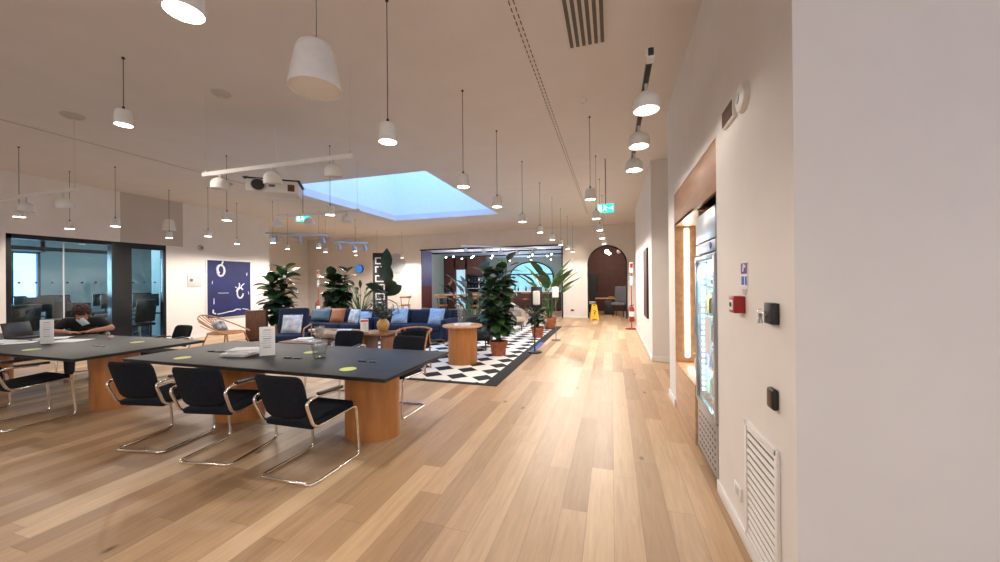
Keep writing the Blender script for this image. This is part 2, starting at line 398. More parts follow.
# left wall with the glass front
GY0, GY1, GT = 4.17, 6.94, 2.62
w = MB()
w.box((LW - 0.1, (RY0 + GY0) / 2, CEIL / 2), (0.2, GY0 - RY0, CEIL))
w.box((LW - 0.1, (GY0 + GY1) / 2, (GT + CEIL) / 2), (0.2, GY1 - GY0, CEIL - GT))
w.box((LW - 0.1, (GY1 + 9.9) / 2, CEIL / 2), (0.2, 9.9 - GY1, CEIL))
w.box((-13.65, 10.0, CEIL / 2), (4.1, 0.2, CEIL)); w.box((-15.65, (10.1 + 16) / 2, CEIL / 2), (0.1, 5.9, CEIL))
struct('wall_left', w, WALL)
struct('trim_1', MB().box((LW + 0.004, 6.66, 3.24), (0.008, 1.38, 1.24)), GREYW)
# back wall : opening X -8.8..-2.03 z 3.1 ; arch X -0.97..0.6 top 3.04
OX0, OX1, OZ = -8.8, -2.03, 3.12
AX0, AX1, AZ = -0.97, 0.60, 3.03
w = MB()
w.box(((-15.7 + OX0) / 2, BW + 0.25, CEIL / 2), (OX0 + 15.7, 0.5, CEIL))
w.box(((OX0 + OX1) / 2, BW + 0.25, (OZ + CEIL) / 2), (OX1 - OX0, 0.5, CEIL - OZ))
w.box(((OX1 + AX0) / 2, BW + 0.25, CEIL / 2), (AX0 - OX1, 0.5, CEIL))
w.box(((AX1 + 1.5) / 2, BW + 0.25, CEIL / 2), (1.5 - AX1, 0.5, CEIL))
ar = (AX1 - AX0) / 2; ac = (AX0 + AX1) / 2; az = AZ - ar
pts = [(AX0, CEIL), (AX0, az)] + [(ac - ar * math.cos(PI * k / 24), az + ar * math.sin(PI * k / 24)) for k in range(1, 24)] + [(AX1, az), (AX1, CEIL)]
w.prism(pts, -BW - 0.5, -BW, Matrix.Rotation(PI / 2, 4, 'X'))
struct('wall_back', w, WALL)
w = MB(); w.tube([(AX0 + 0.02, BW - 0.01, 0), (AX0 + 0.02, BW - 0.01, az)] + [(ac - (ar - 0.02) * math.cos(PI * k / 24), BW - 0.01, az + (ar - 0.02) * math.sin(PI * k / 24)) for k in range(1, 24)] + [(AX1 - 0.02, BW - 0.01, az), (AX1 - 0.02, BW - 0.01, 0)], 0.03, 8)
struct('trim_2', w, BLACK)
w = MB(); w.box((OX0 + 0.02, BW + 0.5, OZ / 2 + 0.7), (0.04, 1.02, OZ - 1.4)); struct('trim_3', w, PURPLE)  # jamb is violet above, dark red below
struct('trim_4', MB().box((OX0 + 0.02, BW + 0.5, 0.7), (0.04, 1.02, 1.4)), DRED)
w = MB(); w.box(((OX0 + OX1) / 2, BW - 0.01, OZ), (OX1 - OX0 + 0.1, 0.05, 0.06)); w.box((OX1, BW - 0.01, OZ / 2), (0.05, 0.05, OZ)); struct('trim_5', w, DFRAME)
# unseen rear wall with windows (behind the camera)
w = MB(); wins = [(-6.6, -4.0), (0.8, 3.6)]
xs = [-11.7] + [v for p in wins for v in p] + [6.0]
for a, b in zip(xs[::2], xs[1::2]): w.box(((a + b) / 2, RY0 - 0.1, CEIL / 2), (b - a, 0.2, CEIL))
for a, b in wins: w.box(((a + b) / 2, RY0 - 0.1, 0.25), (b - a, 0.2, 0.5)); w.box(((a + b) / 2, RY0 - 0.1, (3.1 + CEIL) / 2), (b - a, 0.2, CEIL - 3.1))
struct('wall_rear', w, WALL)
for i, (a, b) in enumerate(wins):
    f = MB(); mid = (a + b) / 2
    for x in (a + 0.03, mid, b - 0.03): f.box((x, RY0 - 0.1, 1.8), (0.06, 0.1, 2.6))
    for z in (0.53, 3.07): f.box((mid, RY0 - 0.1, z), (b - a, 0.1, 0.06))
    fo = struct('window_%d' % (i + 2), f, WINF)
    MB().box((mid, RY0 - 0.1, 1.8), (b - a - 0.1, 0.01, 2.5)).build('glass_pane', glass_mat('bronze_glass', (0.66, 0.58, 0.51), 1.5), fo)  # pane tint added to warm and dim the blue sky light
# baseboards
def baseb(name, c, d): struct(name, MB().box(c, d, 0.004), WHITE)
baseb('baseboard_right', (RW - 0.008, 2.45, 0.045), (0.016, 1.2, 0.09))
baseb('baseboard_right_middle', (RW - 0.008, 5.19, 0.045), (0.016, 0.48, 0.09))
w = MB(); w.box((RW - 0.008, 10.1, 0.045), (0.016, 4.95, 0.09)); w.box((1.2, 7.642, 0.045), (0.9, 0.016, 0.09)); struct('baseboard_right_far', w, WHITE)
w = MB(); w.box(((OX1 + AX0) / 2, BW - 0.008, 0.045), (AX0 - OX1, 0.016, 0.09)); w.box(((-15.6 + OX0) / 2, BW - 0.008, 0.045), (OX0 + 15.6, 0.016, 0.09)); struct('baseboard_back', w, WHITE)
w = MB(); w.box((LW + 0.008, (GY1 + 9.9) / 2, 0.045), (0.016, 9.9 - GY1, 0.09)); w.box((LW + 0.008, (RY0 + GY0) / 2, 0.045), (0.016, GY0 - RY0, 0.09)); struct('baseboard_left', w, WHITE)
# ceiling slot lines
w = MB()
for x in (-0.797, -0.757):
    y = 0.4
    while y < 13.0: w.box((x, y, CEIL - 0.002), (0.009, 0.05, 0.004)); y += 0.085
struct('trim_6', w, mat('slot_shadow_brown', (0.14, 0.10, 0.08), 0.8))
struct('trim_7', MB().box((-8.1, 4.2, CEIL - 0.003), (0.035, 5.2, 0.006)), GREYW)

# ---------------------------------------------------------------- glass front
g = thing('glass_partition', (LW, 0, 0), 'black framed glass partition with a row of dots in front of the dark office', 'glass partition')
f = MB(); fx = -0.1
def fb(y0, y1, z0, z1, t=0.12): f.box((fx + 0.04, (y0 + y1) / 2, (z0 + z1) / 2), (t, y1 - y0, z1 - z0))
fb(GY0, GY0 + 0.07, 0, GT); fb(GY0, 6.18, GT - 0.09, GT); fb(GY0 + 0.07, 5.79, 0, 0.1); fb(6.18, GY1, GT - 0.14, GT - 0.05 + 0.05); fb(GY1 - 0.07, GY1, 0, GT - 0.1); fb(6.18, GY1, 0, 0.08)
f.build('frame', DFRAME, g)
f = MB(); fb(5.79, 6.18, 0, GT - 0.02, 0.16); f.build('dark_panel', DARKPANEL, g)
for y0, y1 in ((GY0 + 0.07, 5.0), (5.01, 5.79), (6.18, GY1 - 0.07)):
    MB().box((-0.06, (y0 + y1) / 2, 1.3), (0.012, y1 - y0, 2.42)).build('glass_pane', GLASS, g)
MB().box((-0.05, 5.005, 1.3), (0.012, 0.02, 2.4)).build('glass_joint', WGREY, g)
d = MB()
for k in range(12):
    y = 4.36 + k * 0.235
    if 5.75 < y < 6.2: continue
    d.cyl((-0.050, y, 1.62), 0.022, 0.003, rot=rot('Y', 90), seg=16)
    if y > 6.2: d.cyl((-0.050, y, 0.98), 0.022, 0.003, rot=rot('Y', 90), seg=16)
dm = d.build('manifestation_dot', BLACK, g)
# office behind the glass
w = MB()
w.box((-17.1, 5.6, 1.7), (0.2, 1.2, 3.4)); w.box((-17.1, 8.4, 1.7), (0.2, 3.2, 3.4)); w.box((-17.1, 2.6, 1.7), (0.2, 1.4, 3.4)); w.box((-17.1, 4.15, 0.25), (0.2, 1.7, 0.5)); w.box((-17.1, 6.5, 0.25), (0.2, 0.6, 0.5)); w.box((-17.1, 4.9, 3.0), (0.2, 4.0, 0.8))
w.box((-14.4, 9.95, 1.7), (5.4, 0.1, 3.4)); w.box((-14.4, 1.95, 1.7), (5.4, 0.1, 3.4))
w.box((-12.6, 7.7, 1.6), (1.7, 0.08, 3.2))
struct('wall_office', w, OFFW)
struct('ceiling_office', MB().box((-14.5, 5.95, 3.3), (5.4, 8, 0.1)), GREYF)
struct('floor_office', MB().box((-14.5, 5.95, 0.005), (5.3, 7.9, 0.01)), CARPET)
f = MB()
for y0, y1 in ((3.3, 5.0), (6.2, 6.8)):
    for y in (y0 + 0.03, y1 - 0.03): f.box((-17.05, y, 1.55), (0.1, 0.06, 2.1))
    for z in (0.53, 2.57): f.box((-17.05, (y0 + y1) / 2, z), (0.1, y1 - y0, 0.06))
f.box((-17.05, 4.15, 1.55), (0.08, 0.05, 2.1))
fo = struct('window_4', f, WINF)
p = MB(); p.box((-17.08, 4.15, 1.55), (0.01, 1.6, 2.0)); p.box((-17.08, 6.5, 1.55), (0.01, 0.5, 2.0)); p.build('glass_pane', CLEAR, fo)
struct('trim_8', MB().box((-13.2, 5.2, 2.45), (0.06, 2.8, 0.09)), BLACK)

for i, (x, y) in enumerate([(-13.2, 4.6), (-13.6, 6.9), (-15.6, 5.2), (-15.6, 8.2)]):
    t = thing('ceiling_panel_light', (x, y, 3.25), ['square ceiling light over the desk nearest the glass', 'square ceiling light behind the narrow glass pane', 'square ceiling light by the office window', 'square ceiling light at the deepest office desk'][i], 'ceiling light', 0, 'ceiling lights in the glass office')
    MB().box((0, 0, -0.01), (0.30, 0.30, 0.03), 0.004).build('frame', WMETAL, t); MB().box((0, 0, -0.027), (0.27, 0.27, 0.006)).build('diffuser', LAMP, t)
    oa = bpy.data.lights.new('panel_light', 'AREA'); oa.size = 0.27; oa.energy = 14; oa.color = (0.85, 0.95, 1.0)
    lo = bpy.data.objects.new('panel_lamp', oa); COL.objects.link(lo); lo.parent = t; lo.location = (0, 0, -0.04)
def office_desk(x, y, L, label):
    t = thing('office_desk', (x, y, 0.01), label, 'desk', 0, 'dark desks in the glass office')
    MB().box((0, 0, 0.72), (0.75, L, 0.03), 0.005).build('desktop', WOODD, t)
    for sx in (-1, 1):
        for sy in (-1, 1): MB().box((sx * 0.33, sy * (L / 2 - 0.05), 0.352), (0.04, 0.04, 0.704)).build('leg', BLACK, t)
    return t
def monitor(x, y, w_, rz, label):
    t = thing('computer_monitor', (x, y, 0.745), label, 'monitor', rz, 'black monitors in the glass office')
    MB().box((0, 0, 0.006), (0.2, 0.2, 0.012), 0.004).build('base', BLACK, t)
    MB().cyl((0, 0, 0.12), 0.02, 0.24, seg=12).build('stand', BLACK, t)
    MB().box((0.02, 0, 0.37), (0.04, w_, 0.36), 0.01).build('screen', BLACK, t)
def task_chair(x, y, rz, label):
    t = thing('office_chair', (x, y, 0.01), label, 'chair', rz, 'black office chairs in the glass office')
    MB().box((0, 0, 0.48), (0.48, 0.48, 0.08), 0.03).build('seat', BLACK, t)
    MB().box((0, 0.23, 0.85), (0.46, 0.07, 0.6), 0.03, rot('X', -8)).build('backrest', BLACK, t)
    MB().cyl((0, 0, 0.27), 0.03, 0.36, seg=12).build('gas_lift', CHROME, t)
    b = MB()
    for k in range(5):
        a = 2 * PI * k / 5; b.tube([(0, 0, 0.10), (0.28 * math.cos(a), 0.28 * math.sin(a), 0.05)], 0.018, 8); b.sph((0.28 * math.cos(a), 0.28 * math.sin(a), 0.03), 0.03, u=10, v=8)
    b.build('star_base', BLACK, t)
office_desk(-12.9, 4.9, 1.7, 'dark desk directly behind the left glass pane of the office')
office_desk(-12.9, 6.75, 1.6, 'dark desk behind the narrow right glass pane of the office')
office_desk(-14.9, 5.4, 2.4, 'dark desk deeper in the glass office, by its window')
office_desk(-14.9, 8.0, 2.4, 'dark desk deepest in the glass office by the pale wall')
for i, (x, y, ww) in enumerate([(-12.9, 4.35, 0.6), (-12.9, 5.05, 0.62), (-12.9, 6.5, 0.6), (-12.9, 7.2, 0.6), (-14.9, 4.7, 0.62), (-14.9, 5.4, 0.62), (-14.9, 6.2, 0.62), (-14.9, 7.3, 0.62), (-14.9, 8.2, 0.62)]):
    monitor(x, y, ww, 0.1 * (i % 3 - 1), ['black monitor at the left end of the desk nearest the glass', 'black monitor on the desk nearest the glass, second from the left', 'black monitor behind the dark panel beside the glass office pane', 'black monitor behind the narrow right glass pane', 'black monitor in front of the bright office window', 'black monitor in the middle of the office window desk', 'black monitor at the right end of the office window desk', 'black monitor on the deepest office desk, left one', 'black monitor on the deepest office desk, right one'][i])
for i, (x, y, r) in enumerate([(-12.25, 4.55, 1.4), (-12.25, 5.4, 1.7), (-12.25, 6.7, 1.5), (-14.2, 5.9, 1.6), (-14.2, 7.9, 1.5)]):
    task_chair(x, y, -r, ['black office chair behind the left edge of the glass front', 'black office chair behind the second glass pane near the dark panel', 'black office chair behind the narrow right glass pane', 'black office chair at the office window desk', 'black office chair at the deepest office desk'][i])

# ---------------------------------------------------------------- tables
def table(name, x0, x1, y0, y1, legs, label):
    cx, cy = (x0 + x1) / 2, (y0 + y1) / 2
    t = thing(name, (cx, cy, 0), label, 'table')
    MB().box((0, 0, 0.7405), (x1 - x0, y1 - y0, 0.019), 0.004).build('tabletop', TOP, t)
    MB().box((0, 0, 0.7225), (x1 - x0 - 0.02, y1 - y0 - 0.02, 0.017)).build('table_edge', EDGE, t)
    for lx in legs:
        # oval drum
        b = MB(); n = 48; a_, b_ = 0.29, 0.22
        b.prism([(a_ * math.cos(2 * PI * k / n), b_ * math.sin(2 * PI * k / n)) for k in range(n)], 0, 0.714)
        b.build('drum_leg', OAKV, t, (lx - cx, -0.02, 0))
    return t
table('meeting_table', -5.14, -1.81, 2.65, 3.90, (-4.2, -2.38), 'long dark topped table on two oval oak drums, nearest the aisle')
table('meeting_table', -10.0, -5.62, 2.48, 3.84, (-9.2, -6.22), 'long dark topped table on oak drums at the left where a person works')

def side_table_items():
    pass
def sign_stand(x, y, z, w_, h, rz, label, cat='table sign', red=False):
    t = thing('table_sign', (x, y, z), label, cat, rz)
    MB().box((0, 0, h / 2 + 0.004), (w_, 0.012, h), 0.003).build('sign_panel', PAPER, t)
    MB().box((0, 0, 0.003), (w_, 0.07, 0.006), 0.002).build('foot', CLEAR, t)
    p = MB(); k = 0; zz = h * 0.9
    while zz > h * 0.25:
        ww = w_ * (0.5 if k % 4 == 0 else 0.68 - 0.1 * (k % 3)); p.box((-w_ * 0.02 * (k % 2), -0.0065, zz), (ww, 0.001, 0.005 if k % 4 else 0.012)); zz -= 0.024; k += 1
    p.build('printed_text', INK, t)
    if red: MB().box((0, -0.0068, h * 0.86), (w_ * 0.9, 0.001, h * 0.14)).build('red_header', REDINK, t)
    return t
TZ = 0.75
sign_stand(-3.68, 3.17, TZ, 0.15, 0.32, math.radians(40), 'white upright printed sign on the table with oak drums nearest the aisle')
sign_stand(-7.46, 3.04, TZ, 0.135, 0.33, math.radians(40), 'white upright printed sign on the left table in front of the person')
# magazines
def magazine(x, y, z, w_, d, rz, m, label, th=0.008, cat='magazine', group=None):
    t = MB(); t.box((0, 0, th / 2), (w_, d, th), 0.001)
    o = t.build('magazine', m, None, (x, y, z), rz); tag(o, label, cat, group); return o
magazine(-4.03, 3.12, TZ, 0.30, 0.22, 0.2, PAPER, 'white magazine at the bottom of the stack beside the near sign', 0.022)
magazine(-3.99, 3.10, TZ + 0.022, 0.29, 0.21, 0.32, PAPER, 'pale magazine second from bottom in the stack beside the near sign', 0.02)
magazine(-3.95, 3.14, TZ + 0.042, 0.29, 0.21, 0.1, PAPER, 'white magazine second from top in the stack beside the near sign', 0.024)
magazine(-3.96, 3.13, TZ + 0.066, 0.28, 0.20, 0.42, WGREY, 'grey-white magazine on top of the stack beside the near sign', 0.01)
# lime discs
def disc(x, y, r, label):
    o = MB().cyl((0, 0, 0.0015), r, 0.003, seg=32).build('round_sticker', LIME, None, (x, y, TZ)); tag(o, label, 'sticker', 'round lime stickers on the dark tables')
disc(-2.36, 2.87, 0.075, 'round lime green sticker near the aisle end of the table, front edge')
disc(-3.36, 3.46, 0.075, 'round lime green sticker behind the glass bottle')
disc(-4.50, 2.84, 0.075, 'round lime green sticker at the left end of the aisle table')
disc(-6.38, 3.46, 0.075, 'round lime green sticker at the right far end of the left table')
disc(-7.0, 2.72, 0.08, 'round lime green sticker on the left table in front of its sign')
# cable grommets
def grommet(x, y, rz, label):
    t = thing('cable_outlet', (x, y, TZ), label, 'cable outlet', rz, 'black cable outlets on the dark tables')
    MB().box((0, 0, 0.002), (0.22, 0.05, 0.004), 0.001).build('plate', BLACK, t)
    MB().box((-0.06, 0, 0.008), (0.08, 0.035, 0.010), 0.003).build('flap', BLACK, t); MB().box((0.06, 0, 0.007), (0.07, 0.035, 0.008), 0.003).build('flap', BLACK, t)
grommet(-2.38, 3.19, 0.05, 'black cable outlet near the aisle end of the table')
grommet(-3.28, 3.13, 0.05, 'black cable outlet between the white sign and the glass bottle')
grommet(-4.50, 3.20, 0.05, 'black cable outlet left of the magazine stack')
grommet(-6.45, 3.1, 0.05, 'black cable outlet at the right end of the left table')
# glass carafe
t = thing('glass_bottle', (-3.01, 3.22, TZ), 'clear round glass bottle standing near the middle of the aisle table', 'bottle')
MB().lathe([(0.0, 0.0), (0.062, 0.0), (0.07, 0.02), (0.072, 0.07), (0.082, 0.13), (0.082, 0.17), (0.062, 0.215), (0.034, 0.245), (0.032, 0.26), (0.05, 0.29), (0.053, 0.34), (0.049, 0.34), (0.045, 0.292), (0.027, 0.262), (0.03, 0.242), (0.057, 0.21), (0.077, 0.17), (0.077, 0.13), (0.066, 0.07), (0.064, 0.022), (0, 0.012)], seg=32).build('bottle_body', BOTTLE, t)
MB().lathe([(0, 0.03), (0.058, 0.03), (0.063, 0.07), (0.072, 0.125), (0, 0.125)], seg=24).build('water', CLEAR, t)
MB().cyl((0, 0, 0.30), 0.040, 0.05, seg=20).build('cork', BEIGE, t)

# ---------------------------------------------------------------- cantilever chairs
def cantilever(label):
    t = thing('cantilever_chair', (0, 0, 0), label, 'chair', 0, 'black cantilever chairs around the two dark tables')
    hw = 0.255; fy, ry = 0.27, -0.27; r = 0.0125
    half = [(hw, -0.02, 0.665), (hw, -0.22, 0.68), (hw + 0.004, -0.33, 0.66), (hw - 0.008, -0.235, 0.435), (hw, 0.24, 0.465), (hw, fy + 0.01, r), (hw, ry, r)]
    pts = half + [(-x, y, z) for x, y, z in half[::-1]]
    # front at +y : the sitter faces +y
    MB().tube(fillet(pts, 0.06, 5), r, 10).build('tube_frame', CHROME, t)
    MB().box((0, 0.0, 0.462), (0.47, 0.49, 0.055), 0.022, rot('X', 4), 3).build('seat', NAVYC, t)
    # curved backrest
    b = MB(); n = 14; rows = []
    for i in range(n + 1):
        u = -1 + 2 * i / n; yb = -0.275 - 0.045 * (1 - u * u)
        for_ = []
        top = 0.872 - 0.02 * abs(u) ** 6; bot = 0.50 + 0.015 * abs(u) ** 4
        for (dy, z) in ((0.045, bot), (0.022, (top + bot) / 2), (-0.045, top), (-0.075, top - 0.008), (-0.030, (top + bot) / 2), (0.01, bot)):
            for_.append(b.bm.verts.new((u * (0.20 + 0.04 * (z - bot) / (top - bot)), yb + dy, z)))
        rows.append(for_)
    for a, c in zip(rows, rows[1:]):
        for k in range(6): b.bm.faces.new((a[k], a[(k + 1) % 6], c[(k + 1) % 6], c[k]))
    b.bm.faces.new(rows[0]); b.bm.faces.new(rows[-1][::-1])
    bo = b.build('backrest', NAVYC, t); md = bo.modifiers.new('soft', 'SUBSURF'); md.levels = 1; md.render_levels = 1
    for s in (1, -1): MB().box((s * hw, -0.07, 0.685), (0.042, 0.27, 0.026), 0.011, rot('X', -3), 3).build('armrest', BLACK, t)
    return t
ch = cantilever('black cantilever chair nearest the aisle, back to the camera')
ch.location = (-2.45, 2.53, 0); ch.rotation_euler.z = math.radians(0)
again(ch, (-3.42, 2.55, 0), math.radians(10), 'black cantilever chair, middle one of three in front of the aisle table')
again(ch, (-4.26, 2.55, 0), math.radians(10), 'black cantilever chair, leftmost of three in front of the aisle table')
again(ch, (-2.52, 3.90, 0), math.radians(180), 'black cantilever chair across the aisle table, by its right end')
again(ch, (-3.62, 4.15, 0), math.radians(184), 'black cantilever chair across the aisle table behind the glass bottle')
again(ch, (-6.40, 2.46, 0), math.radians(0), 'black cantilever chair at the front right of the left table')
again(ch, (-7.66, 2.42, 0), math.radians(0), 'black cantilever chair cut by the left picture edge')
again(ch, (-7.0, 4.10, 0), math.radians(176), 'black cantilever chair across the left table, by its right end')
again(ch, (-8.86, 4.05, 0), math.radians(234), 'black cantilever chair the person writing sits on')

# ---------------------------------------------------------------- people
def capsule(m, a, b, ra, rb):
    a = Vector(a); b = Vector(b); d = b - a; L = d.length
    m.sph(a, ra, u=16, v=10); m.sph(b, rb, u=16, v=10)
    if L > 1e-4:
        q = d.to_track_quat('Z', 'Y').to_matrix(); m.cyl((a + b) / 2, ra, L, rb, seg=16, rot=q)
def remesh(o, v):
    md = o.modifiers.new('one_surface', 'REMESH'); md.mode = 'VOXEL'; md.voxel_size = v; md.use_smooth_shade = True
    sm = o.modifiers.new('smooth', 'SMOOTH'); sm.factor = 0.5; sm.iterations = 2
def hand(m, wrist, d, up, side, curl=0.5, s=1.0):
    wrist = Vector(wrist); d = Vector(d).normalized(); up = Vector(up).normalized(); x = d.cross(up).normalized() * side; up = x.cross(d).normalized() * side
    pal = wrist + d * 0.05 * s
    for k in (-1.2, -0.4, 0.4, 1.2): capsule(m, wrist + x * k * 0.008 * s, wrist + d * 0.085 * s + x * k * 0.022 * s, 0.016 * s, 0.013 * s)
    for k, L in zip((-1.5, -0.5, 0.5, 1.5), (0.070, 0.082, 0.078, 0.060)):
        p = wrist + d * 0.088 * s + x * k * 0.0185 * s; dd = (d + x * k * 0.07).normalized()
        for seg, r0 in ((0.45, 0.0088), (0.32, 0.0082), (0.23, 0.0076)):
            q = p + dd * L * seg * s; capsule(m, p, q, r0 * s, (r0 - 0.0006) * s); p = q; dd = (dd - up * curl).normalized()
    p = wrist + d * 0.025 * s - x * 0.028 * s; dd = (d * 0.7 - x * 0.75 - up * 0.2).normalized()
    for L in (0.035, 0.028, 0.022):
        q = p + dd * L * s; capsule(m, p, q, 0.0105 * s, 0.0095 * s); p = q; dd = (dd + d * 0.35).normalized()
def head(m, c, q, s=1.0):
    # q : 3x3 rotation, face looks along local -Y
    def P(x, y, z): return Vector(c) + q @ (Vector((x, y, z)) * s)
    m.sph(P(0, 0.012, 0.03), 0.098 * s, (0.80, 0.98, 0.93), rot=q)
    m.sph(P(0, -0.025, -0.035), 0.072 * s, (0.84, 0.92, 1.1), rot=q)
    m.sph(P(0, -0.055, -0.085), 0.030 * s, (1.15, 0.9, 0.8), rot=q)
    capsule(m, P(0, -0.086, 0.012), P(0, -0.112, -0.028), 0.010 * s, 0.015 * s)
    m.sph(P(0, -0.088, -0.058), 0.018 * s, (1.5, 0.7, 0.5), rot=q)
    for sx in (1, -1):
        m.sph(P(sx * 0.078, 0.012, -0.01), 0.028 * s, (0.35, 0.7, 1.1), rot=q)
        m.sph(P(sx * 0.032, -0.075, 0.028), 0.017 * s, (1.4, 0.7, 0.5), rot=q)
def person_seated():
    t = thing('person', (-8.66, 3.96, 0), 'person in black T-shirt with brown hair and pale mask writing at the left table', 'person', math.radians(58))
    b = MB(); q = rot('X', 34) @ rot('Z', -8)
    hc = (0, -0.215, 1.075)
    head(b, hc, q)
    capsule(b, (0, -0.06, 0.97), (0, -0.17, 1.05), 0.062, 0.056)
    capsule(b, (0, 0.16, 0.58), (0, 0.07, 0.80), 0.13, 0.135); capsule(b, (0, 0.07, 0.80), (0, -0.02, 0.92), 0.135, 0.12)
    capsule(b, (-0.16, -0.03, 0.93), (0.16, -0.03, 0.93), 0.075, 0.075)
    for s in (1, -1):
        capsule(b, (s * 0.10, 0.17, 0.55), (s * 0.13, -0.22, 0.55), 0.092, 0.068)
        capsule(b, (s * 0.13, -0.22, 0.55), (s * 0.13, -0.24, 0.10), 0.062, 0.042)
        capsule(b, (s * 0.13, -0.22, 0.05), (s * 0.14, -0.40, 0.035), 0.045, 0.034)
        capsule(b, (s * 0.19, -0.04, 0.945), (s * 0.34, -0.17, 0.815), 0.060, 0.043)
        capsule(b, (s * 0.34, -0.17, 0.815), (s * 0.12, -0.36, 0.795), 0.044, 0.029)
        hand(b, (s * 0.12, -0.36, 0.795), (-s * 0.85, -0.45, -0.02), (0, 0, 1), s, 0.45)
    o = b.build('body', SKIN, t); remesh(o, 0.0065)
    b = MB()
    capsule(b, (0, 0.17, 0.56), (0, 0.07, 0.80), 0.150, 0.155); capsule(b, (0, 0.07, 0.80), (0, -0.01, 0.915), 0.155, 0.135)
    capsule(b, (-0.165, -0.03, 0.93), (0.165, -0.03, 0.93), 0.092, 0.092)
    for s in (1, -1): capsule(b, (s * 0.185, -0.04, 0.94), (s * 0.285, -0.125, 0.862), 0.080, 0.066)
    o = b.build('t_shirt', TEE, t); remesh(o, 0.011)
    b = MB()
    capsule(b, (-0.1, 0.17, 0.55), (0.1, 0.17, 0.55), 0.12, 0.12)
    for s in (1, -1):
        capsule(b, (s * 0.10, 0.17, 0.55), (s * 0.13, -0.22, 0.555), 0.108, 0.082); capsule(b, (s * 0.13, -0.22, 0.555), (s * 0.13, -0.24, 0.14), 0.078, 0.06)
    o = b.build('trousers', DENIM, t); remesh(o, 0.012)
    b = MB(); C = Vector(hc); rnd = random.Random(3)
    for k in range(130):
        a = rnd.uniform(0, 2 * PI); e = rnd.uniform(-0.35, 1.0); y = math.sin(a); rr = math.sqrt(max(0, 1 - e * e))
        v = Vector((math.cos(a) * rr * 0.092, y * rr * 0.108 + 0.018, e * 0.108 + 0.035))
        if v.y < -0.045 and v.z < 0.065: continue
        b.sph(C + q @ v, rnd.uniform(0.022, 0.034), u=8, v=6)
    o = b.build('hair', HAIR, t)
    b = MB()
    for k in range(9):   # mask hanging at the chin, curved over the lower face
        pass
    M = Matrix.Translation(C + q @ Vector((0.035, -0.100, -0.080))) @ q.to_4x4() @ Matrix.Rotation(math.radians(-28), 4, 'Y')
    b.pillow(0.105, 0.15, 0.05, M, 10, 0.02)
    b.build('face_mask', MASK, t)
    return t
person_seated()
def person_standing():
    t = thing('person', (-8.2, 17.4, 0.0), 'person in dark clothes standing bent in the far room beside the violet jamb', 'person', math.radians(70))
    b = MB(); q = rot('X', 25)
    head(b, (0, -0.30, 1.56), q); capsule(b, (0, -0.16, 1.40), (0, -0.26, 1.50), 0.058, 0.054)
    capsule(b, (0, 0.0, 0.95), (0, -0.06, 1.15), 0.13, 0.13); capsule(b, (0, -0.06, 1.15), (0, -0.13, 1.32), 0.13, 0.12); capsule(b, (-0.15, -0.14, 1.35), (0.15, -0.14, 1.35), 0.07, 0.07)
    for s in (1, -1):
        capsule(b, (s * 0.09, 0.0, 0.92), (s * 0.10, -0.03 * s, 0.50), 0.088, 0.058); capsule(b, (s * 0.10, -0.03 * s, 0.50), (s * 0.11, 0.05, 0.09), 0.056, 0.038)
        capsule(b, (s * 0.11, 0.04, 0.04), (s * 0.12, -0.14, 0.035), 0.04, 0.034)
        capsule(b, (s * 0.19, -0.14, 1.34), (s * 0.24, -0.25, 1.09), 0.055, 0.042); capsule(b, (s * 0.24, -0.25, 1.09), (s * 0.16, -0.46, 1.03), 0.042, 0.028)
        hand(b, (s * 0.16, -0.46, 1.03), (-s * 0.1, -0.95, -0.1), (0, 0, 1), s, 0.4)
    o = b.build('body', SKIN, t); remesh(o, 0.008)
    b = MB(); capsule(b, (0, 0.0, 0.92), (0, -0.06, 1.15), 0.145, 0.145); capsule(b, (0, -0.06, 1.15), (0, -0.13, 1.32), 0.145, 0.135); capsule(b, (-0.16, -0.14, 1.35), (0.16, -0.14, 1.35), 0.085, 0.085)
    for s in (1, -1): capsule(b, (s * 0.19, -0.14, 1.34), (s * 0.24, -0.25, 1.09), 0.07, 0.056); capsule(b, (s * 0.24, -0.25, 1.09), (s * 0.18, -0.40, 1.045), 0.054, 0.042)
    o = b.build('jumper', TEE, t); remesh(o, 0.012)
    b = MB()
    for s in (1, -1): capsule(b, (s * 0.09, 0.0, 0.92), (s * 0.10, -0.03 * s, 0.50), 0.104, 0.072); capsule(b, (s * 0.10, -0.03 * s, 0.50), (s * 0.11, 0.05, 0.12), 0.07, 0.055)
    o = b.build('trousers', DENIM, t); remesh(o, 0.012)
    b = MB(); b.sph(Vector((0, -0.29, 1.56)) + q @ Vector((0, 0.03, 0.04)), 0.108, (0.86, 0.98, 0.95), rot=q); b.build('hair', HAIR, t)
person_standing()

# laptop, papers etc. on the left table
t = thing('laptop', (-8.72, 3.34, TZ), 'black open laptop at the far left of the left table', 'laptop', math.radians(105))
MB().box((0, 0, 0.009), (0.34, 0.24, 0.018), 0.004).build('keyboard_base', BLACK, t)
MB().box((0, 0.155, 0.12), (0.34, 0.012, 0.24), 0.004, rot('X', -18)).build('screen', BLACK, t)
MB().box((0.02, 0.01, 0.0185), (0.28, 0.11, 0.002)).build('keys', DFRAME, t)
magazine(-8.12, 3.38, TZ, 0.34, 0.24, 0.7, PAPER, 'open white notebook under the hands of the person writing', 0.012, 'notebook')
magazine(-7.55, 3.3, TZ, 0.42, 0.30, 0.3, PAPER, 'white sheet lying on the left table right of its sign', 0.004, 'paper')
magazine(-8.45, 2.98, TZ, 0.55, 0.32, 0.1, LINEN, 'pale document lying at the far left of the left table', 0.004, 'paper')
magazine(-8.0, 3.0, TZ, 0.30, 0.21, 0.9, PAPER, 'white sheet lying left of the sign on the left table', 0.004, 'paper')
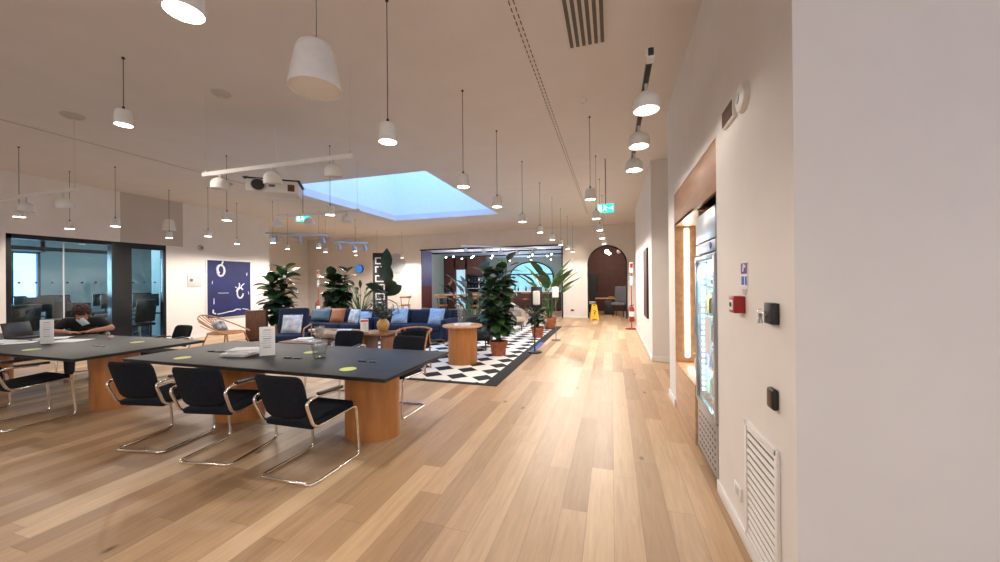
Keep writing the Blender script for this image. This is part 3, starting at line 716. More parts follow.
t = thing('smartphone', (-8.02, 3.55, TZ), 'dark phone lying by the hands of the person writing', 'phone', 0.6)
MB().box((0, 0, 0.005), (0.075, 0.15, 0.009), 0.003).build('body', BLACK, t); MB().box((0, 0, 0.010), (0.068, 0.14, 0.001)).build('screen', DFRAME, t)
t = thing('computer_mouse', (-7.26, 3.62, TZ), 'pale pinkish mouse on the left table right of the person', 'mouse', 0.9)
MB().sph((0, 0, 0.018), 0.05, (0.65, 1.1, 0.55)).build('shell', PINKISH, t); MB().box((0, -0.035, 0.043), (0.006, 0.02, 0.008), 0.002).build('wheel', BLACK, t)

# ---------------------------------------------------------------- pendant lamps
def spot(parent, loc, W, size=2.95, r=0.05, col=(1.0, 0.90, 0.80), blend=0.35):
    ld = bpy.data.lights.get('lamp_light_%g_%g' % (W, size))
    if ld is None:
        ld = bpy.data.lights.new('lamp_light_%g_%g' % (W, size), 'SPOT'); ld.energy = W; ld.spot_size = size; ld.spot_blend = blend; ld.shadow_soft_size = r; ld.color = col
    o = bpy.data.objects.new('lamp_light', ld); COL.objects.link(o); o.parent = parent; o.location = loc
    return o
PW = 58
def pendant(label):
    t = thing('pendant_lamp', (0, 0, 0), label, 'pendant lamp', 0, 'small white cylinder pendant lamps')
    sh = MB().lathe([(0.0, 0.155), (0.03, 0.155), (0.058, 0.148), (0.066, 0.13), (0.071, 0.06), (0.074, 0.0), (0.070, 0.0), (0.068, 0.012), (0, 0.012)], seg=32).build('lamp_shade', WMETAL, t)
    MB().cyl((0, 0, 0.006), 0.068, 0.008, seg=32).build('diffuser', LAMP, sh)
    MB().cyl((0, 0, 0.17), 0.011, 0.035, seg=12).build('cord_grip', BLACK, t)
    cd = MB().cyl((0, 0, 0.155 + (CEIL - LZ - 0.155) / 2), 0.0035, CEIL - LZ - 0.155, seg=6).build('cord', BLACK, t)
    MB().cyl((0, 0, CEIL - LZ - 0.008), 0.014, 0.016, seg=12).build('ceiling_fixing', BLACK, cd)
    spot(t, (0, 0, -0.01), PW)
    return t
LZ = 2.70
pend = pendant('white lit pendant at the upper left picture edge, large and cut by the frame')
pend.location = (-1.72, 1.10, LZ)
ords = ['first', 'second', 'third', 'fourth', 'fifth', 'sixth', 'seventh', 'eighth', 'ninth']
for i, y in enumerate([2.61, 4.12, 5.38, 6.9, 8.53, 10.15, 11.7, 13.2, 14.65]):
    again(pend, (-1.74 + 0.035 * i, y, LZ), 0, 'lit white pendant, %s from the camera in the long row over the rug edge' % ords[i])
for i, y in enumerate([5.33, 7.03, 8.66, 10.32, 11.9]):
    again(pend, (-0.28 + 0.015 * i, y, LZ), 0, 'lit white pendant, %s from the camera in the row over the aisle' % ords[i])
for x, y, lb in [(-9.42, 3.53, 'lit white pendant at the left picture edge above the glass office'), (-10.5, 4.60, 'lit white pendant over the left pane of the glass office'), (-9.28, 4.70, 'lit white pendant in front of the dark office panel'),
                 (-10.38, 6.28, 'lit white pendant by the right end of the glass office'), (-9.24, 6.40, 'lit white pendant left of the blue painting'), (-6.62, 4.91, 'lit white pendant over the blue painting, below the rail left end'),
                 (-10.23, 7.87, 'lit white pendant above the right edge of the blue painting'), (-9.09, 8.03, 'lit white pendant above the left fig plant'), (-11.84, 10.21, 'lit white pendant left of and below the one over the left fig plant'),
                 (-10.29, 9.64, 'lit white pendant above the right of the left fig plant'), (-9.05, 9.68, 'lit white pendant between the two fig plants, higher one'), (-10.08, 11.1, 'lit white pendant between the two fig plants, lower one'),
                 (-4.52, 5.09, 'lit white pendant hanging in front of the skylight'), (-8.86, 11.19, 'lit white pendant above the blue lit sign, upper one'), (-10.1, 12.81, 'lit white pendant above the blue lit sign, lower one'),
                 (-9.9, 13.96, 'lit white pendant above the black lettered panel'), (-9.28, 14.98, 'lit white pendant left of the violet jamb')]:
    again(pend, (x, y, LZ), 0, lb)
# a shorter hung one
keep = LZ; LZ = 3.18
p2 = pendant('lit white pendant on a short cord, high over the gap between the tables'); p2.location = (-4.74, 2.47, LZ)
LZ = keep
# unseen pendants added behind the camera for their light
for i, (x, y) in enumerate([(-1.75, -1.2), (-1.75, -2.2), (-0.3, 2.2), (-0.3, -0.9), (-0.3, -3.2), (3.4, -0.9), (3.4, -2.8), (-5.6, -0.6), (-5.6, -2.6), (-9.4, 0.8), (-9.4, -1.8)]):
    if i in (1, 2, 3, 6, 8): continue
    again(pend, (x, y, LZ), 0, ['lit white pendant behind the camera, row beside the aisle, first', '', 'x'][0] if i == 0 else 'lit white pendant behind the camera over the %s' % ['', 'rear rug side aisle', '', 'aisle, nearest', 'aisle, rearmost', 'right bay, nearest', 'right bay, rearmost', 'middle, nearest', 'middle, rearmost', 'left side, nearest', 'left side, rearmost'][i])

bright = bpy.data.lights.get('lamp_light_%g_%g' % (PW, 2.95)).copy(); bright.energy = PW * 2.3
for o in list(bpy.data.objects):
    if o.name.startswith('pendant_lamp') and o.location.y > 7.5:
        for c_ in o.children:
            if c_.type == 'LIGHT': c_.data = bright
# large loudspeaker pendant
t = thing('pendant_speaker', (-1.73, 1.83, 2.74), 'large white bucket shaped pendant, unlit, at the top left of centre', 'pendant speaker')
MB().lathe([(0, 0.285), (0.06, 0.285), (0.092, 0.27), (0.108, 0.24), (0.132, 0.12), (0.150, 0.02), (0.150, 0.0), (0.142, 0.0), (0.14, 0.01), (0, 0.01)], seg=40).build('speaker_body', WMETAL, t)
MB().lathe([(0, -0.004), (0.10, -0.002), (0.139, 0.006), (0.139, 0.012), (0, 0.012)], seg=40).build('grille', DOMEIN, t)
MB().cyl((0, 0, 0.305), 0.012, 0.05, seg=12).build('cord_grip', CHROME, t)
n_ = CEIL - 2.74 - 0.32; MB().cyl((0, 0, 0.32 + n_ / 2), 0.004, n_, seg=8).build('cord', WGREY, t); MB().cyl((0.012, 0, 0.32 + n_ / 2), 0.002, n_, seg=6).build('safety_cable', BLACK, t)
# faint speaker pendant above the glass office end
t = thing('pendant_speaker', (-10.75, 6.5, 2.95), 'small pale bucket pendant, unlit, above the right end of the glass office', 'pendant speaker')
MB().lathe([(0, 0.26), (0.06, 0.26), (0.10, 0.24), (0.14, 0.0), (0.13, 0.0), (0, 0.01)], seg=28).build('speaker_body', WMETAL, t)
MB().cyl((0, 0, 0.26 + (CEIL - 3.21) / 2), 0.003, CEIL - 3.21, seg=6).build('cord', BLACK, t)

# ---------------------------------------------------------------- track rails with dome heads
def dome(parent_loc, label, rz=0, tilt=0, lit=False, group='white dome spotlights on rails', r=0.095, neck=0.075):
    t = thing('dome_spotlight', parent_loc, label, 'spotlight', rz, group)
    q = rot('X', tilt)
    pr = [(0.012, 0.0)] + [(r * math.sin(PI / 2 * k / 8), -r * 0.95 * (1 - math.cos(PI / 2 * k / 8))) for k in range(1, 9)] + [(r * 1.0, -r * 1.45), (r * 0.93, -r * 1.45), (r * 0.90, -r * 1.2), (0, -r * 1.2)]
    ds = MB().lathe([(a, b) for a, b in pr], c=(0, 0, -neck), rot=q).build('dome_shade', WMETAL, t)
    MB().cyl((0, 0, -neck / 2), 0.011, neck, seg=12).build('stem', WGREY, t)
    c_ = Vector((0, 0, -neck)) + q @ Vector((0, 0, -r * 1.3))
    MB().cyl(c_, r * (0.55 if lit else 0.86), 0.01, seg=24, rot=q).build('diffuser', LAMP if lit else DOMEIN, ds)
    if lit: spot(t, c_ - Vector((0, 0, 0.02)), 9)
    return t
def rail(x0, x1, y, z, label, wires, y1=None, m=WMETAL, name='track_rail'):
    y1 = y if y1 is None else y1
    t = thing(name, ((x0 + x1) / 2, (y + y1) / 2, z), label, 'lighting rail', 0)
    L = math.hypot(x1 - x0, y1 - y); a = math.atan2(y1 - y, x1 - x0)
    MB().box((0, 0, 0), (L, 0.035, 0.05), 0.004, rot('Z', math.degrees(a))).build('rail_body', m, t)
    for f_ in wires:
        px = (f_ - 0.5) * L
        MB().cyl((px * math.cos(a), px * math.sin(a), (CEIL - z) / 2 + 0.012), 0.0025, CEIL - z - 0.025, seg=6).build('wire', WGREY, t)
        MB().cyl((px * math.cos(a), px * math.sin(a), 0.035), 0.006, 0.03, seg=8).build('wire_grip', STEEL, t)
    return t
RZ = 2.90
rail(-4.80, -2.60, 3.27, RZ, 'white lighting rail hanging left of centre in front of the projector', (0.02, 0.98))
for x, lb in [(-4.58, 'white dome spotlight at the left end of the rail by the projector'), (-3.83, 'white dome spotlight in the middle of the rail, over the projector'), (-3.02, 'white dome spotlight near the right end of the rail, before the skylight')]:
    dome((x + (0.06, 0.12, 0.16)[int((x + 5) / 0.9)], 3.27, RZ - 0.025), lb, 0.3, 0 if x < -4 else 8, neck=0.035)
rail(-9.6, -7.14, 3.2, RZ, 'white lighting rail at the left picture edge above the glass office', (0.05, 0.985))
for x, lb in [(-7.45, 'white dome spotlight near the right end of the far left rail'), (-8.35, 'white dome spotlight second from the right on the far left rail')]:
    dome((x, 3.2, RZ - 0.025), lb, 0.3, 10 if x > -8 else 0)
rail(-6.6, -4.55, 5.9, 2.93, 'beige lighting rail below the left of the skylight, behind the projector', (0.03, 0.97), m=WMETAL)
for x, lb in [(-6.55, 'dome spotlight at the left end of the rail below the skylight'), (-5.75, 'dome spotlight in the middle of the rail by the green exit sign'), (-4.85, 'dome spotlight at the right end of the rail below the skylight')]:
    dome((x, 5.9, 2.905), lb, neck=0.04)
BLM = mat('blue_grey_paint', (0.34, 0.41, 0.50), 0.5, var=0.03)
# blue-grey rail further back running away
tb = rail(-9.35, -8.1, 8.0, 2.99, 'blue grey lighting rail above the left fig plant', (0.05, 0.95), 9.1, BLM)
tc_ = rail(-8.3, -7.6, 9.5, 2.85, 'blue grey lighting rail right of the longer blue grey one', (0.05, 0.95), 10.2, BLM)
def cspot(loc, label):
    t = thing('rail_spotlight', loc, label, 'spotlight', 0, 'blue grey cylinder spotlights')
    MB().cyl((0, 0, -0.03), 0.012, 0.06, seg=10).build('stem', BLM, t)
    MB().lathe([(0, 0), (0.035, 0), (0.05, -0.03), (0.055, -0.16), (0.048, -0.16), (0, -0.14)], c=(0, 0, -0.05), rot=rot('X', 18), seg=20).build('spot_body', BLM, t)
for (x, y, z), lb in [((-9.15, 8.18, 2.965), 'blue grey spotlight at the left end of its rail'), ((-8.7, 8.57, 2.965), 'blue grey spotlight in the middle of its rail'), ((-8.25, 8.97, 2.965), 'blue grey spotlight at the right end of the longer rail'),
                      ((-8.2, 9.6, 2.825), 'blue grey spotlight left on the short rail'), ((-7.9, 9.9, 2.825), 'blue grey spotlight middle on the short rail'), ((-7.65, 10.15, 2.825), 'blue grey spotlight right on the short rail')]: cspot((x, y, z), lb)
# end-on rail over the right side
t = rail(0.25, 0.25, 2.5, 3.0, 'lighting rail seen end on, over the aisle at the upper right', (0.02, 0.98), 5.2, BLACK)
MB().box((0, -1.3, 0.0), (0.045, 0.09, 0.06), 0.006).build('feed_box', WMETAL, t)
for y, lb in [(2.86, 'lit white dome spotlight nearest the camera on the end-on rail'), (3.61, 'lit white dome spotlight second on the end-on rail'), (4.37, 'white dome spotlight farthest on the end-on rail')]:
    dome((0.25, y, 2.975), lb, 0, 0, True, neck=0.055)
# far rail with white heads before the opening
t = rail(-4.75, -2.6, 11.2, 2.75, 'thin pale rail with small heads left of the wide opening', (0.1, 0.9), 13.2)
for k in range(5):
    f_ = 0.06 + k * 0.22
    dome((-4.75 + 2.15 * f_, 11.2 + 2.0 * f_, 2.72), 'small pale spotlight, %s from the left on the thin rail before the opening' % ords[k], 0, 15, False, 'pale heads on the thin rail', 0.075, 0.05)

# ---------------------------------------------------------------- projector
t = thing('projector', (-4.72, 4.22, 2.93), 'white ceiling projector with round black lens at the left of the skylight', 'projector', math.radians(38))
t.scale = (1.25, 1.25, 1.2)
MB().box((0, 0, 0), (0.52, 0.40, 0.15), 0.02).build('housing', WMETAL, t)
MB().box((0, 0, 0.082), (0.56, 0.40, 0.015), 0.004).build('mounting_plate', BLACK, t)
MB().cyl((-0.13, -0.215, 0.0), 0.062, 0.05, seg=24, rot=rot('X', 90)).build('lens', BLACK, t)
MB().cyl((-0.13, -0.205, 0.0), 0.075, 0.02, seg=24, rot=rot('X', 90)).build('lens_ring', WGREY, t)
b = MB(); b.box((0.0, -0.201, 0.015), (0.06, 0.006, 0.05), 0.002); b.build('sensor_window', GREYF, t)
b = MB(); b.box((0.19, -0.201, -0.01), (0.07, 0.006, 0.08), 0.002); b.build('air_vent', WOODD, t)
n_ = (CEIL - 2.93) / 1.2 - 0.09; MB().cyl((0, 0, 0.09 + n_ / 2), 0.006, n_, seg=16).build('ceiling_pole', WMETAL, t)
MB().tube([(0.27, 0.1, 0.06), (0.2, 0.05, 0.12), (0.05, 0.1, 0.11), (-0.2, 0.0, 0.12), (-0.30, 0.0, 0.14)], 0.006, 6).build('cable', BLACK, t)

# exit signs
def exit_sign(loc, rz, label, s=1.0):
    t = thing('exit_sign', loc, label, 'exit sign', rz, 'green running man exit signs')
    MB().box((0, 0, 0), (0.30 * s, 0.03, 0.16 * s), 0.004).build('sign_box', EXITG, t)
    m = MB(); y = -0.0165
    def R(x, z, w_, h, a=0): m.box((x * s, y, z * s), (w_ * s, 0.002, h * s), 0, rot('Y', a))
    R(-0.10, -0.005, 0.055, 0.12); R(-0.02, 0.045, 0.025, 0.025); R(-0.015, 0.012, 0.025, 0.05, 15); R(0.006, -0.03, 0.014, 0.055, -30); R(-0.035, -0.03, 0.014, 0.055, 40); R(0.012, 0.018, 0.012, 0.045, -55)
    R(0.085, 0, 0.07, 0.018); R(0.115, 0.014, 0.014, 0.05, 45); R(0.115, -0.014, 0.014, 0.05, -45)
    m.build('pictogram', EXITW, t)
    MB().cyl((0, 0, (CEIL - loc[2] + 0.08 * s) / 2), 0.008, CEIL - loc[2] - 0.08 * s, seg=8).build('hanging_rod', BLACK, t)
exit_sign((-0.10, 7.25, 2.93), 0.05, 'green lit exit sign with running figure hanging over the aisle')
exit_sign((-7.0, 7.0, 3.1), math.radians(45), 'green lit exit sign with running figure at the left behind the projector')

# ceiling grille, detectors
t = thing('ceiling_grille', (-0.21, 3.0, CEIL), 'slotted white air grille in the ceiling at the top centre', 'air grille')
MB().box((0, 0, -0.004), (0.37, 1.46, 0.008), 0.002).build('frame', CEILM, t)
for k in range(6):
    MB().box((-0.145 + k * 0.058, 0, -0.010), (0.033, 1.38, 0.005)).build('slot', SLOTM, t)
def ceil_disc(x, y, r, label, m=CEILM, cat='ceiling detector'):
    t = thing('smoke_detector', (x, y, CEIL), label, cat, 0, 'round detectors on the ceiling')
    MB().lathe([(0, -0.05), (r * 0.5, -0.045), (r * 0.8, -0.03), (r, -0.008), (r, 0.0), (0, 0)], seg=24).build('detector_body', m, t)
    MB().cyl((0, 0, -0.052), r * 0.25, 0.006, seg=12).build('detector_cap', WGREY, t)
ceil_disc(-7.0, 3.1, 0.12, 'flat round disc on the ceiling above the left rail', GREYW)
ceil_disc(-4.5, 3.28, 0.10, 'flat round disc on the ceiling left of the big speaker pendant', GREYW)
ceil_disc(-0.33, 4.8, 0.05, 'small round detector on the ceiling right of the slot line')
ceil_disc(-8.4, 6.3, 0.06, 'small round detector on the ceiling left of the projector', GREYW)

# ---------------------------------------------------------------- right wall fittings
t = thing('wall_vent', (RW, 2.23, 0.08), 'white louvred air vent low on the right wall', 'wall vent')
f = MB(); 
for y in (-0.205, 0.205): f.box((-0.008, y, 0.335), (0.016, 0.03, 0.67), 0.003)
for z in (0.015, 0.655): f.box((-0.008, 0, z), (0.016, 0.42, 0.03), 0.003)
f.build('frame', WHITE, t)
MB().box((-0.001, 0, 0.335), (0.002, 0.39, 0.62)).build('back_mesh', SLOTM, t)  # dark sheet stands in for the shade between the louvres
for k in range(15): MB().box((-0.007, 0, 0.055 + k * 0.041), (0.004, 0.385, 0.024), 0, rot('Y', 12)).build('louvre', WHITE, t)
t = thing('wall_socket', (RW, 2.60, 0.25), 'white socket plate low on the right wall beside the vent', 'socket')
MB().box((-0.006, 0, 0), (0.012, 0.12, 0.08), 0.003).build('plate', WHITE, t); MB().box((-0.013, 0, 0), (0.003, 0.06, 0.05), 0.001).build('insert', WGREY, t)
t = thing('fire_alarm_button', (RW, 2.50, 1.405), 'red fire alarm call point on the right wall', 'alarm button')
MB().box((-0.03, 0, 0), (0.06, 0.10, 0.10), 0.006).build('housing', RED, t); MB().box((-0.061, 0, -0.002), (0.003, 0.06, 0.06), 0.001).build('glass_plate', PAPER, t); MB().cyl((-0.064, 0, 0), 0.014, 0.006, seg=16, rot=rot('Y', 90)).build('button', BLACK, t)
t = thing('safety_sign', (RW, 2.46, 1.58), 'small violet and blue pictogram sign above the red alarm call point', 'sign')
MB().box((-0.002, 0, 0.0), (0.004, 0.11, 0.14)).build('sign_plate', PAPER, t)
b = MB(); b.box((-0.0046, 0, 0.036), (0.001, 0.10, 0.062)); b.build('violet_field', PURP, t)
b = MB(); b.box((-0.0055, 0.01, 0.04), (0.001, 0.02, 0.045), 0, rot('X', 20)); b.sph((-0.005, -0.015, 0.048), 0.010, (0.1, 1, 1)); b.build('flame_symbol', PAPER, t)
b = MB(); b.box((-0.0046, 0.022, -0.035), (0.001, 0.045, 0.05)); b.box((-0.0046, -0.03, -0.035), (0.001, 0.03, 0.05)); b.build('blue_field', BLUEINK, t)
b = MB(); 
for k in range(3): b.box((-0.0025, 0, -0.088 - k * 0.012), (0.003, 0.09 - 0.02 * k, 0.005))
b.build('small_print', INK, t)
t = thing('key_box', (RW, 2.04, 1.39), 'black square key box on the right wall with keys hanging from it', 'key box')
MB().box((-0.018, 0, 0), (0.036, 0.085, 0.10), 0.005).build('housing', BLACK, t); MB().cyl((-0.038, 0.0, 0.0), 0.012, 0.008, seg=16, rot=rot('Y', 90)).build('lock', CHROME, t)
tk = thing('key_bunch', (RW - 0.044, 2.10, 1.395), 'bunch of metal keys hanging at the black key box', 'keys')
b = MB(); b.tube([(0.012 * math.cos(a), 0, 0.012 * math.sin(a)) for a in [2 * PI * k / 16 for k in range(16)]], 0.0015, 6, closed=True); b.build('key_ring', CHROME, tk)
for a in (-14, 6, 20):
    b = MB(); b.cyl((0, 0, -0.020), 0.010, 0.003, seg=14, rot=rot('X', 90)); b.box((0, 0, -0.043), (0.006, 0.003, 0.035)); b.box((0.005, 0, -0.055), (0.006, 0.002, 0.004)); o = b.build('key', STEEL, tk); o.rotation_euler = (0, math.radians(a), 0.7)
t = thing('card_reader', (RW, 2.05, 0.985), 'small black rounded card reader on the right wall above the vent', 'card reader')
MB().box((-0.014, 0, 0), (0.028, 0.075, 0.10), 0.012, None, 3).build('housing', BLACK, t); MB().box((-0.0285, 0, 0), (0.002, 0.05, 0.07), 0.001).build('face_plate', WOODD, t)
t = thing('warning_panel', (RW, 2.68, 2.61), 'dark rectangular panel high on the right wall', 'panel')
MB().box((-0.012, 0, 0), (0.024, 0.23, 0.115), 0.004).build('housing', WMETAL, t); MB().box((-0.025, 0, 0), (0.003, 0.21, 0.10)).build('dark_face', MAROON, t)
t = thing('wall_siren', (RW, 2.44, 2.60), 'white round device high on the right wall beside the dark panel', 'siren')
MB().lathe([(0, 0.035), (0.05, 0.034), (0.075, 0.025), (0.085, 0.006), (0.085, 0), (0, 0)], rot=rot('Y', -90), seg=28).build('siren_body', WMETAL, t)
MB().cyl((-0.036, 0, 0), 0.03, 0.006, seg=20, rot=rot('Y', 90)).build('siren_cap', WGREY, t)

# niche with cabinet and fridge
t = thing('niche_cabinet', (RW, 4.0, 0), 'pale oak lined niche unit with lit shelf and low cabinet beside the fridge', 'cabinet')
MB().box((0.015, 0.0, 2.40), (0.03, 1.89, 0.39), 0.002).build('top_panel', OAKB, t)
MB().box((0.40, 0.395, 0.27), (0.8, 1.09, 0.535), 0.003).build('low_cabinet', OAKW, t)
MB().box((0.40, 0.395, 0.55), (0.8, 1.09, 0.022), 0.003).build('counter', OAKH, t)
MB().box((0.40, 0.93, 1.38), (0.8, 0.02, 1.64)).build('side_panel', OAKW, t)
MB().box((0.42, -0.145, 1.38), (0.75, 0.02, 1.64)).build('divider_panel', OAKW, t)
MB().box((0.78, 0.395, 1.38), (0.02, 1.05, 1.64)).build('back_panel', OAKW, t)
MB().box((0.40, 0.395, 2.22), (0.8, 1.09, 0.03)).build('niche_ceiling', OAKW, t)
MB().box((0.13, 0.914, 1.40), (0.045, 0.014, 1.55), 0.003).build('led_strip', LEDW, t)
la = bpy.data.lights.new('niche_light', 'AREA'); la.shape = 'RECTANGLE'; la.size = 0.05; la.size_y = 1.5; la.energy = 5; la.color = (1, 0.92, 0.82)
lo = bpy.data.objects.new('strip_light', la); COL.objects.link(lo); lo.parent = t; lo.location = (0.15, 0.90, 1.4); lo.rotation_euler = (PI / 2, 0, PI)
lo.rotation_euler = (-PI / 2, 0, 0)
t = thing('soap_dispenser', (RW + 0.16, 4.50, 0.561), 'small white dispenser bottle on the lit niche counter', 'dispenser')
MB().lathe([(0, 0), (0.035, 0), (0.036, 0.12), (0.02, 0.145), (0.011, 0.15), (0.011, 0.18), (0, 0.18)], seg=20).build('bottle', PAPER, t); MB().box((-0.02, 0, 0.185), (0.06, 0.018, 0.014), 0.004).build('pump', WHITE, t)

FGLASS = glass_mat('fridge_glass', (0.97, 1.0, 1.0), 1.16)
t = thing('display_fridge', (RW, 3.39, 0.0), 'tall steel drinks fridge with glass door set in the right wall', 'fridge')
FW = 0.66; fz = 2.12
b = MB()
b.box((0.35, -FW / 2 + 0.02, fz / 2 + 0.03), (0.66, 0.04, fz - 0.06)); b.box((0.35, FW / 2 - 0.02, fz / 2 + 0.03), (0.66, 0.04, fz - 0.06)); b.box((0.66, 0, fz / 2 + 0.03), (0.04, FW, fz - 0.06)); b.box((0.35, 0, fz - 0.02), (0.66, FW, 0.04)); b.box((0.35, 0, 0.45), (0.66, FW - 0.1, 0.03))
b.build('cabinet_body', STEEL, t)
b = MB(); b.box((0.012, 0, 1.99), (0.035, FW, 0.24), 0.004); b.build('header_panel', STEEL, t)
b = MB(); b.box((0.010, 0, 1.815), (0.035, FW, 0.09), 0.003); b.build('control_panel', STEEL, t)
b = MB(); b.cyl((-0.010, -0.20, 1.82), 0.026, 0.006, seg=20, rot=rot('Y', 90)); b.build('logo_dot', BLUEINK, t)
b = MB(); b.box((0.03, 0, 1.866), (0.02, FW - 0.02, 0.014)); b.box((0.03, 0, 1.762), (0.02, FW - 0.02, 0.012)); b.build('seal_line', BLACK, t)
b = MB()
for y in (-FW / 2 + 0.025, FW / 2 - 0.025): b.box((0.005, y, 1.12), (0.045, 0.05, 1.27), 0.004)
for z in (0.50, 1.735): b.box((0.005, 0, z), (0.045, FW - 0.1, 0.045), 0.004)
do = b.build('door', STEEL, t)
MB().box((0.0, 0, 1.118), (0.008, FW - 0.1, 1.19)).build('glass_pane', FGLASS, do)
MB().box((-0.022, FW / 2 - 0.02, 1.15), (0.012, 0.02, 0.16), 0.004).build('handle', STEEL, do)
b = MB(); b.box((0.012, 0, 0.265), (0.03, FW, 0.41), 0.004); b.build('kick_grille', STEEL, t)
b = MB()
for r_ in range(6):
    for c_ in range(8): b.sph((-0.004, -0.25 + c_ * 0.07, 0.12 + r_ * 0.055), 0.018, (0.12, 1.2, 0.55), u=10, v=6)
b.build('air_hole', BLACK, t)
b = MB()
for k in range(22):
    for y in (FW / 2 - 0.052, -FW / 2 + 0.052): b.box((0.035, y, 0.58 + k * 0.05), (0.022, 0.02, 0.028), 0.004)
b.build('led_strip', LEDC, t)
b = MB(); b.box((0.35, FW / 2 - 0.043, 1.12), (0.56, 0.004, 1.24)); b.box((0.35, -FW / 2 + 0.043, 1.12), (0.56, 0.004, 1.24)); b.build('inner_liner', PAPER, t)
for k in range(5): MB().box((0.34, 0, 0.55 + k * 0.235), (0.56, FW - 0.12, 0.012)).build('shelf', WGREY, t)
MB().box((0.63, 0, 1.12), (0.01, FW - 0.1, 1.2)).build('inner_back', PAPER, t)
MB().box((-0.007, -0.08, 1.11), (0.002, 0.20, 0.30)).build('paper_notice', PAPER, do)
lf = bpy.data.lights.new('fridge_light', 'AREA'); lf.shape = 'RECTANGLE'; lf.size = 0.5; lf.size_y = 0.3; lf.energy = 45; lf.color = (0.55, 0.9, 1.0)
lo = bpy.data.objects.new('fridge_lamp', lf); COL.objects.link(lo); lo.parent = t; lo.location = (0.3, 0, 1.70)
for sy_ in (1, -1):
    l2 = bpy.data.lights.new('fridge_strip_light', 'AREA'); l2.shape = 'RECTANGLE'; l2.size = 0.03; l2.size_y = 1.1; l2.energy = 22; l2.color = (0.5, 0.88, 1.0)
    lo = bpy.data.objects.new('fridge_strip_lamp', l2); COL.objects.link(lo); lo.parent = t; lo.location = (0.09, sy_ * 0.25, 1.12)
    lo.rotation_euler = Vector((-0.8, sy_ * 0.6, 0)).to_track_quat('Z', 'Y').to_euler()
BG = [mat('green_bottle', (0.02, 0.22, 0.12), 0.2, spec=0.6), mat('teal_can', (0.03, 0.35, 0.40), 0.3, metal=0.3), mat('white_bottle', (0.65, 0.75, 0.78), 0.3), mat('blue_can', (0.03, 0.12, 0.45), 0.3, metal=0.3), mat('amber_bottle', (0.35, 0.15, 0.03), 0.2)]
bottles = []
for k in range(5):
    cn = ['green', 'teal', 'white', 'blue', 'amber'][k]
    bt = thing('drink_bottle', (0, 0, 0), '%s drink bottle in the glass door fridge' % cn, 'bottle', 0, 'drink bottles in the fridge')
    MB().lathe([(0, 0), (0.028, 0), (0.03, 0.01), (0.03, 0.11), (0.012, 0.155), (0.012, 0.18), (0, 0.18)], seg=14).build('bottle_body', BG[k], bt)
    MB().cyl((0, 0, 0.187), 0.013, 0.015, seg=12).build('cap', PAPER, bt)
    bottles.append(bt)
cnt = 0
for k in range(5):
    for j in range(6):
        for i in range(2):
            c_ = (j * 2 + k * 3 + i) % 5
            pos = (RW + 0.10 + i * 0.09, 3.39 - 0.22 + j * 0.088, 0.557 + k * 0.235)
            lb = '%s drink bottle, %s row, %s fridge shelf up, %s from the near side' % (['green', 'teal', 'white', 'blue', 'amber'][c_], ['front', 'rear'][i], ords[k], ords[j])
            if cnt < 5 and bottles and c_ < 5 and bottles[c_] is not None and not bottles[c_].get('used'):
                bottles[c_]['used'] = 1; bottles[c_].location = pos; bottles[c_]['label'] = lb; cnt += 1
            else: again(bottles[c_], pos, 0, lb)
for b_ in bpy.data.objects:
    if 'used' in b_.keys(): del b_['used']

# frame on the far part of the right wall
t = thing('picture_frame', (RW, 8.7, 1.5), 'narrow dark framed board on the far right wall, seen edge on', 'picture')
MB().box((-0.02, 0, 0), (0.04, 0.8, 1.5), 0.004).build('frame', BLACK, t); MB().box((-0.041, 0, 0), (0.003, 0.72, 1.42)).build('board', MAROON, t)

# fire extinguishers on stands
def ext_stand(x, y, rz, label, elabel):
    t = thing('extinguisher_stand', (x, y, 0), label, 'stand', rz)
    b = MB(); b.tube([(0.2 * math.cos(a), 0.14 * math.sin(a), 0.012) for a in [2 * PI * k / 24 for k in range(24)]], 0.012, 8, closed=True); b.box((0, 0, 0.012), (0.4, 0.03, 0.02)); b.box((0, 0, 0.012), (0.03, 0.27, 0.02)); b.build('base', RED, t)
    MB().cyl((0, 0.05, 1.08), 0.014, 2.16, seg=12).build('pole', RED, t)
    MB().box((0, 0.032, 1.98), (0.11, 0.006, 0.34), 0.002).build('sign_plate', PAPER, t)
    MB().box((0, 0.028, 2.04), (0.09, 0.003, 0.15)).build('red_field', RED, t)
    MB().box((0, 0.032, 1.55), (0.09, 0.006, 0.30), 0.002).build('instruction_plate', LINEN, t)
    MB().box((0, 0.0, 0.25), (0.12, 0.12, 0.012)).build('holder', RED, t)
    e = thing('fire_extinguisher', (x, y, 0.256), elabel, 'fire extinguisher', rz)
    MB().lathe([(0, 0), (0.07, 0), (0.08, 0.015), (0.08, 0.40), (0.065, 0.45), (0.025, 0.475), (0.022, 0.50), (0, 0.50)], seg=24, c=(0, -0.05, 0)).build('cylinder', RED, e)
    MB().lathe([(0.0805, 0.16), (0.0805, 0.32)], seg=24, c=(0, -0.05, 0)).build('label_band', PAPER, e)
    b = MB(); b.box((0.02, -0.05, 0.525), (0.10, 0.02, 0.015), 0, rot('Y', -12)); b.box((0.02, -0.05, 0.50), (0.09, 0.02, 0.012)); b.build('valve_handle', BLACK, e)
    MB().tube(fillet([(0, -0.05, 0.50), (-0.07, -0.06, 0.50), (-0.11, -0.06, 0.36), (-0.10, -0.06, 0.12)], 0.05), 0.011, 8).build('hose', BLACK, e)
ext_stand(0.60, 12.5, 0, 'red floor stand with sign pole by the arch at the right wall', 'red fire extinguisher on the stand near the arch')
ext_stand(-12.4, 13.2, 0.6, 'red floor stand with sign pole at the far left wall', 'red fire extinguisher on the stand behind the tan pillow')

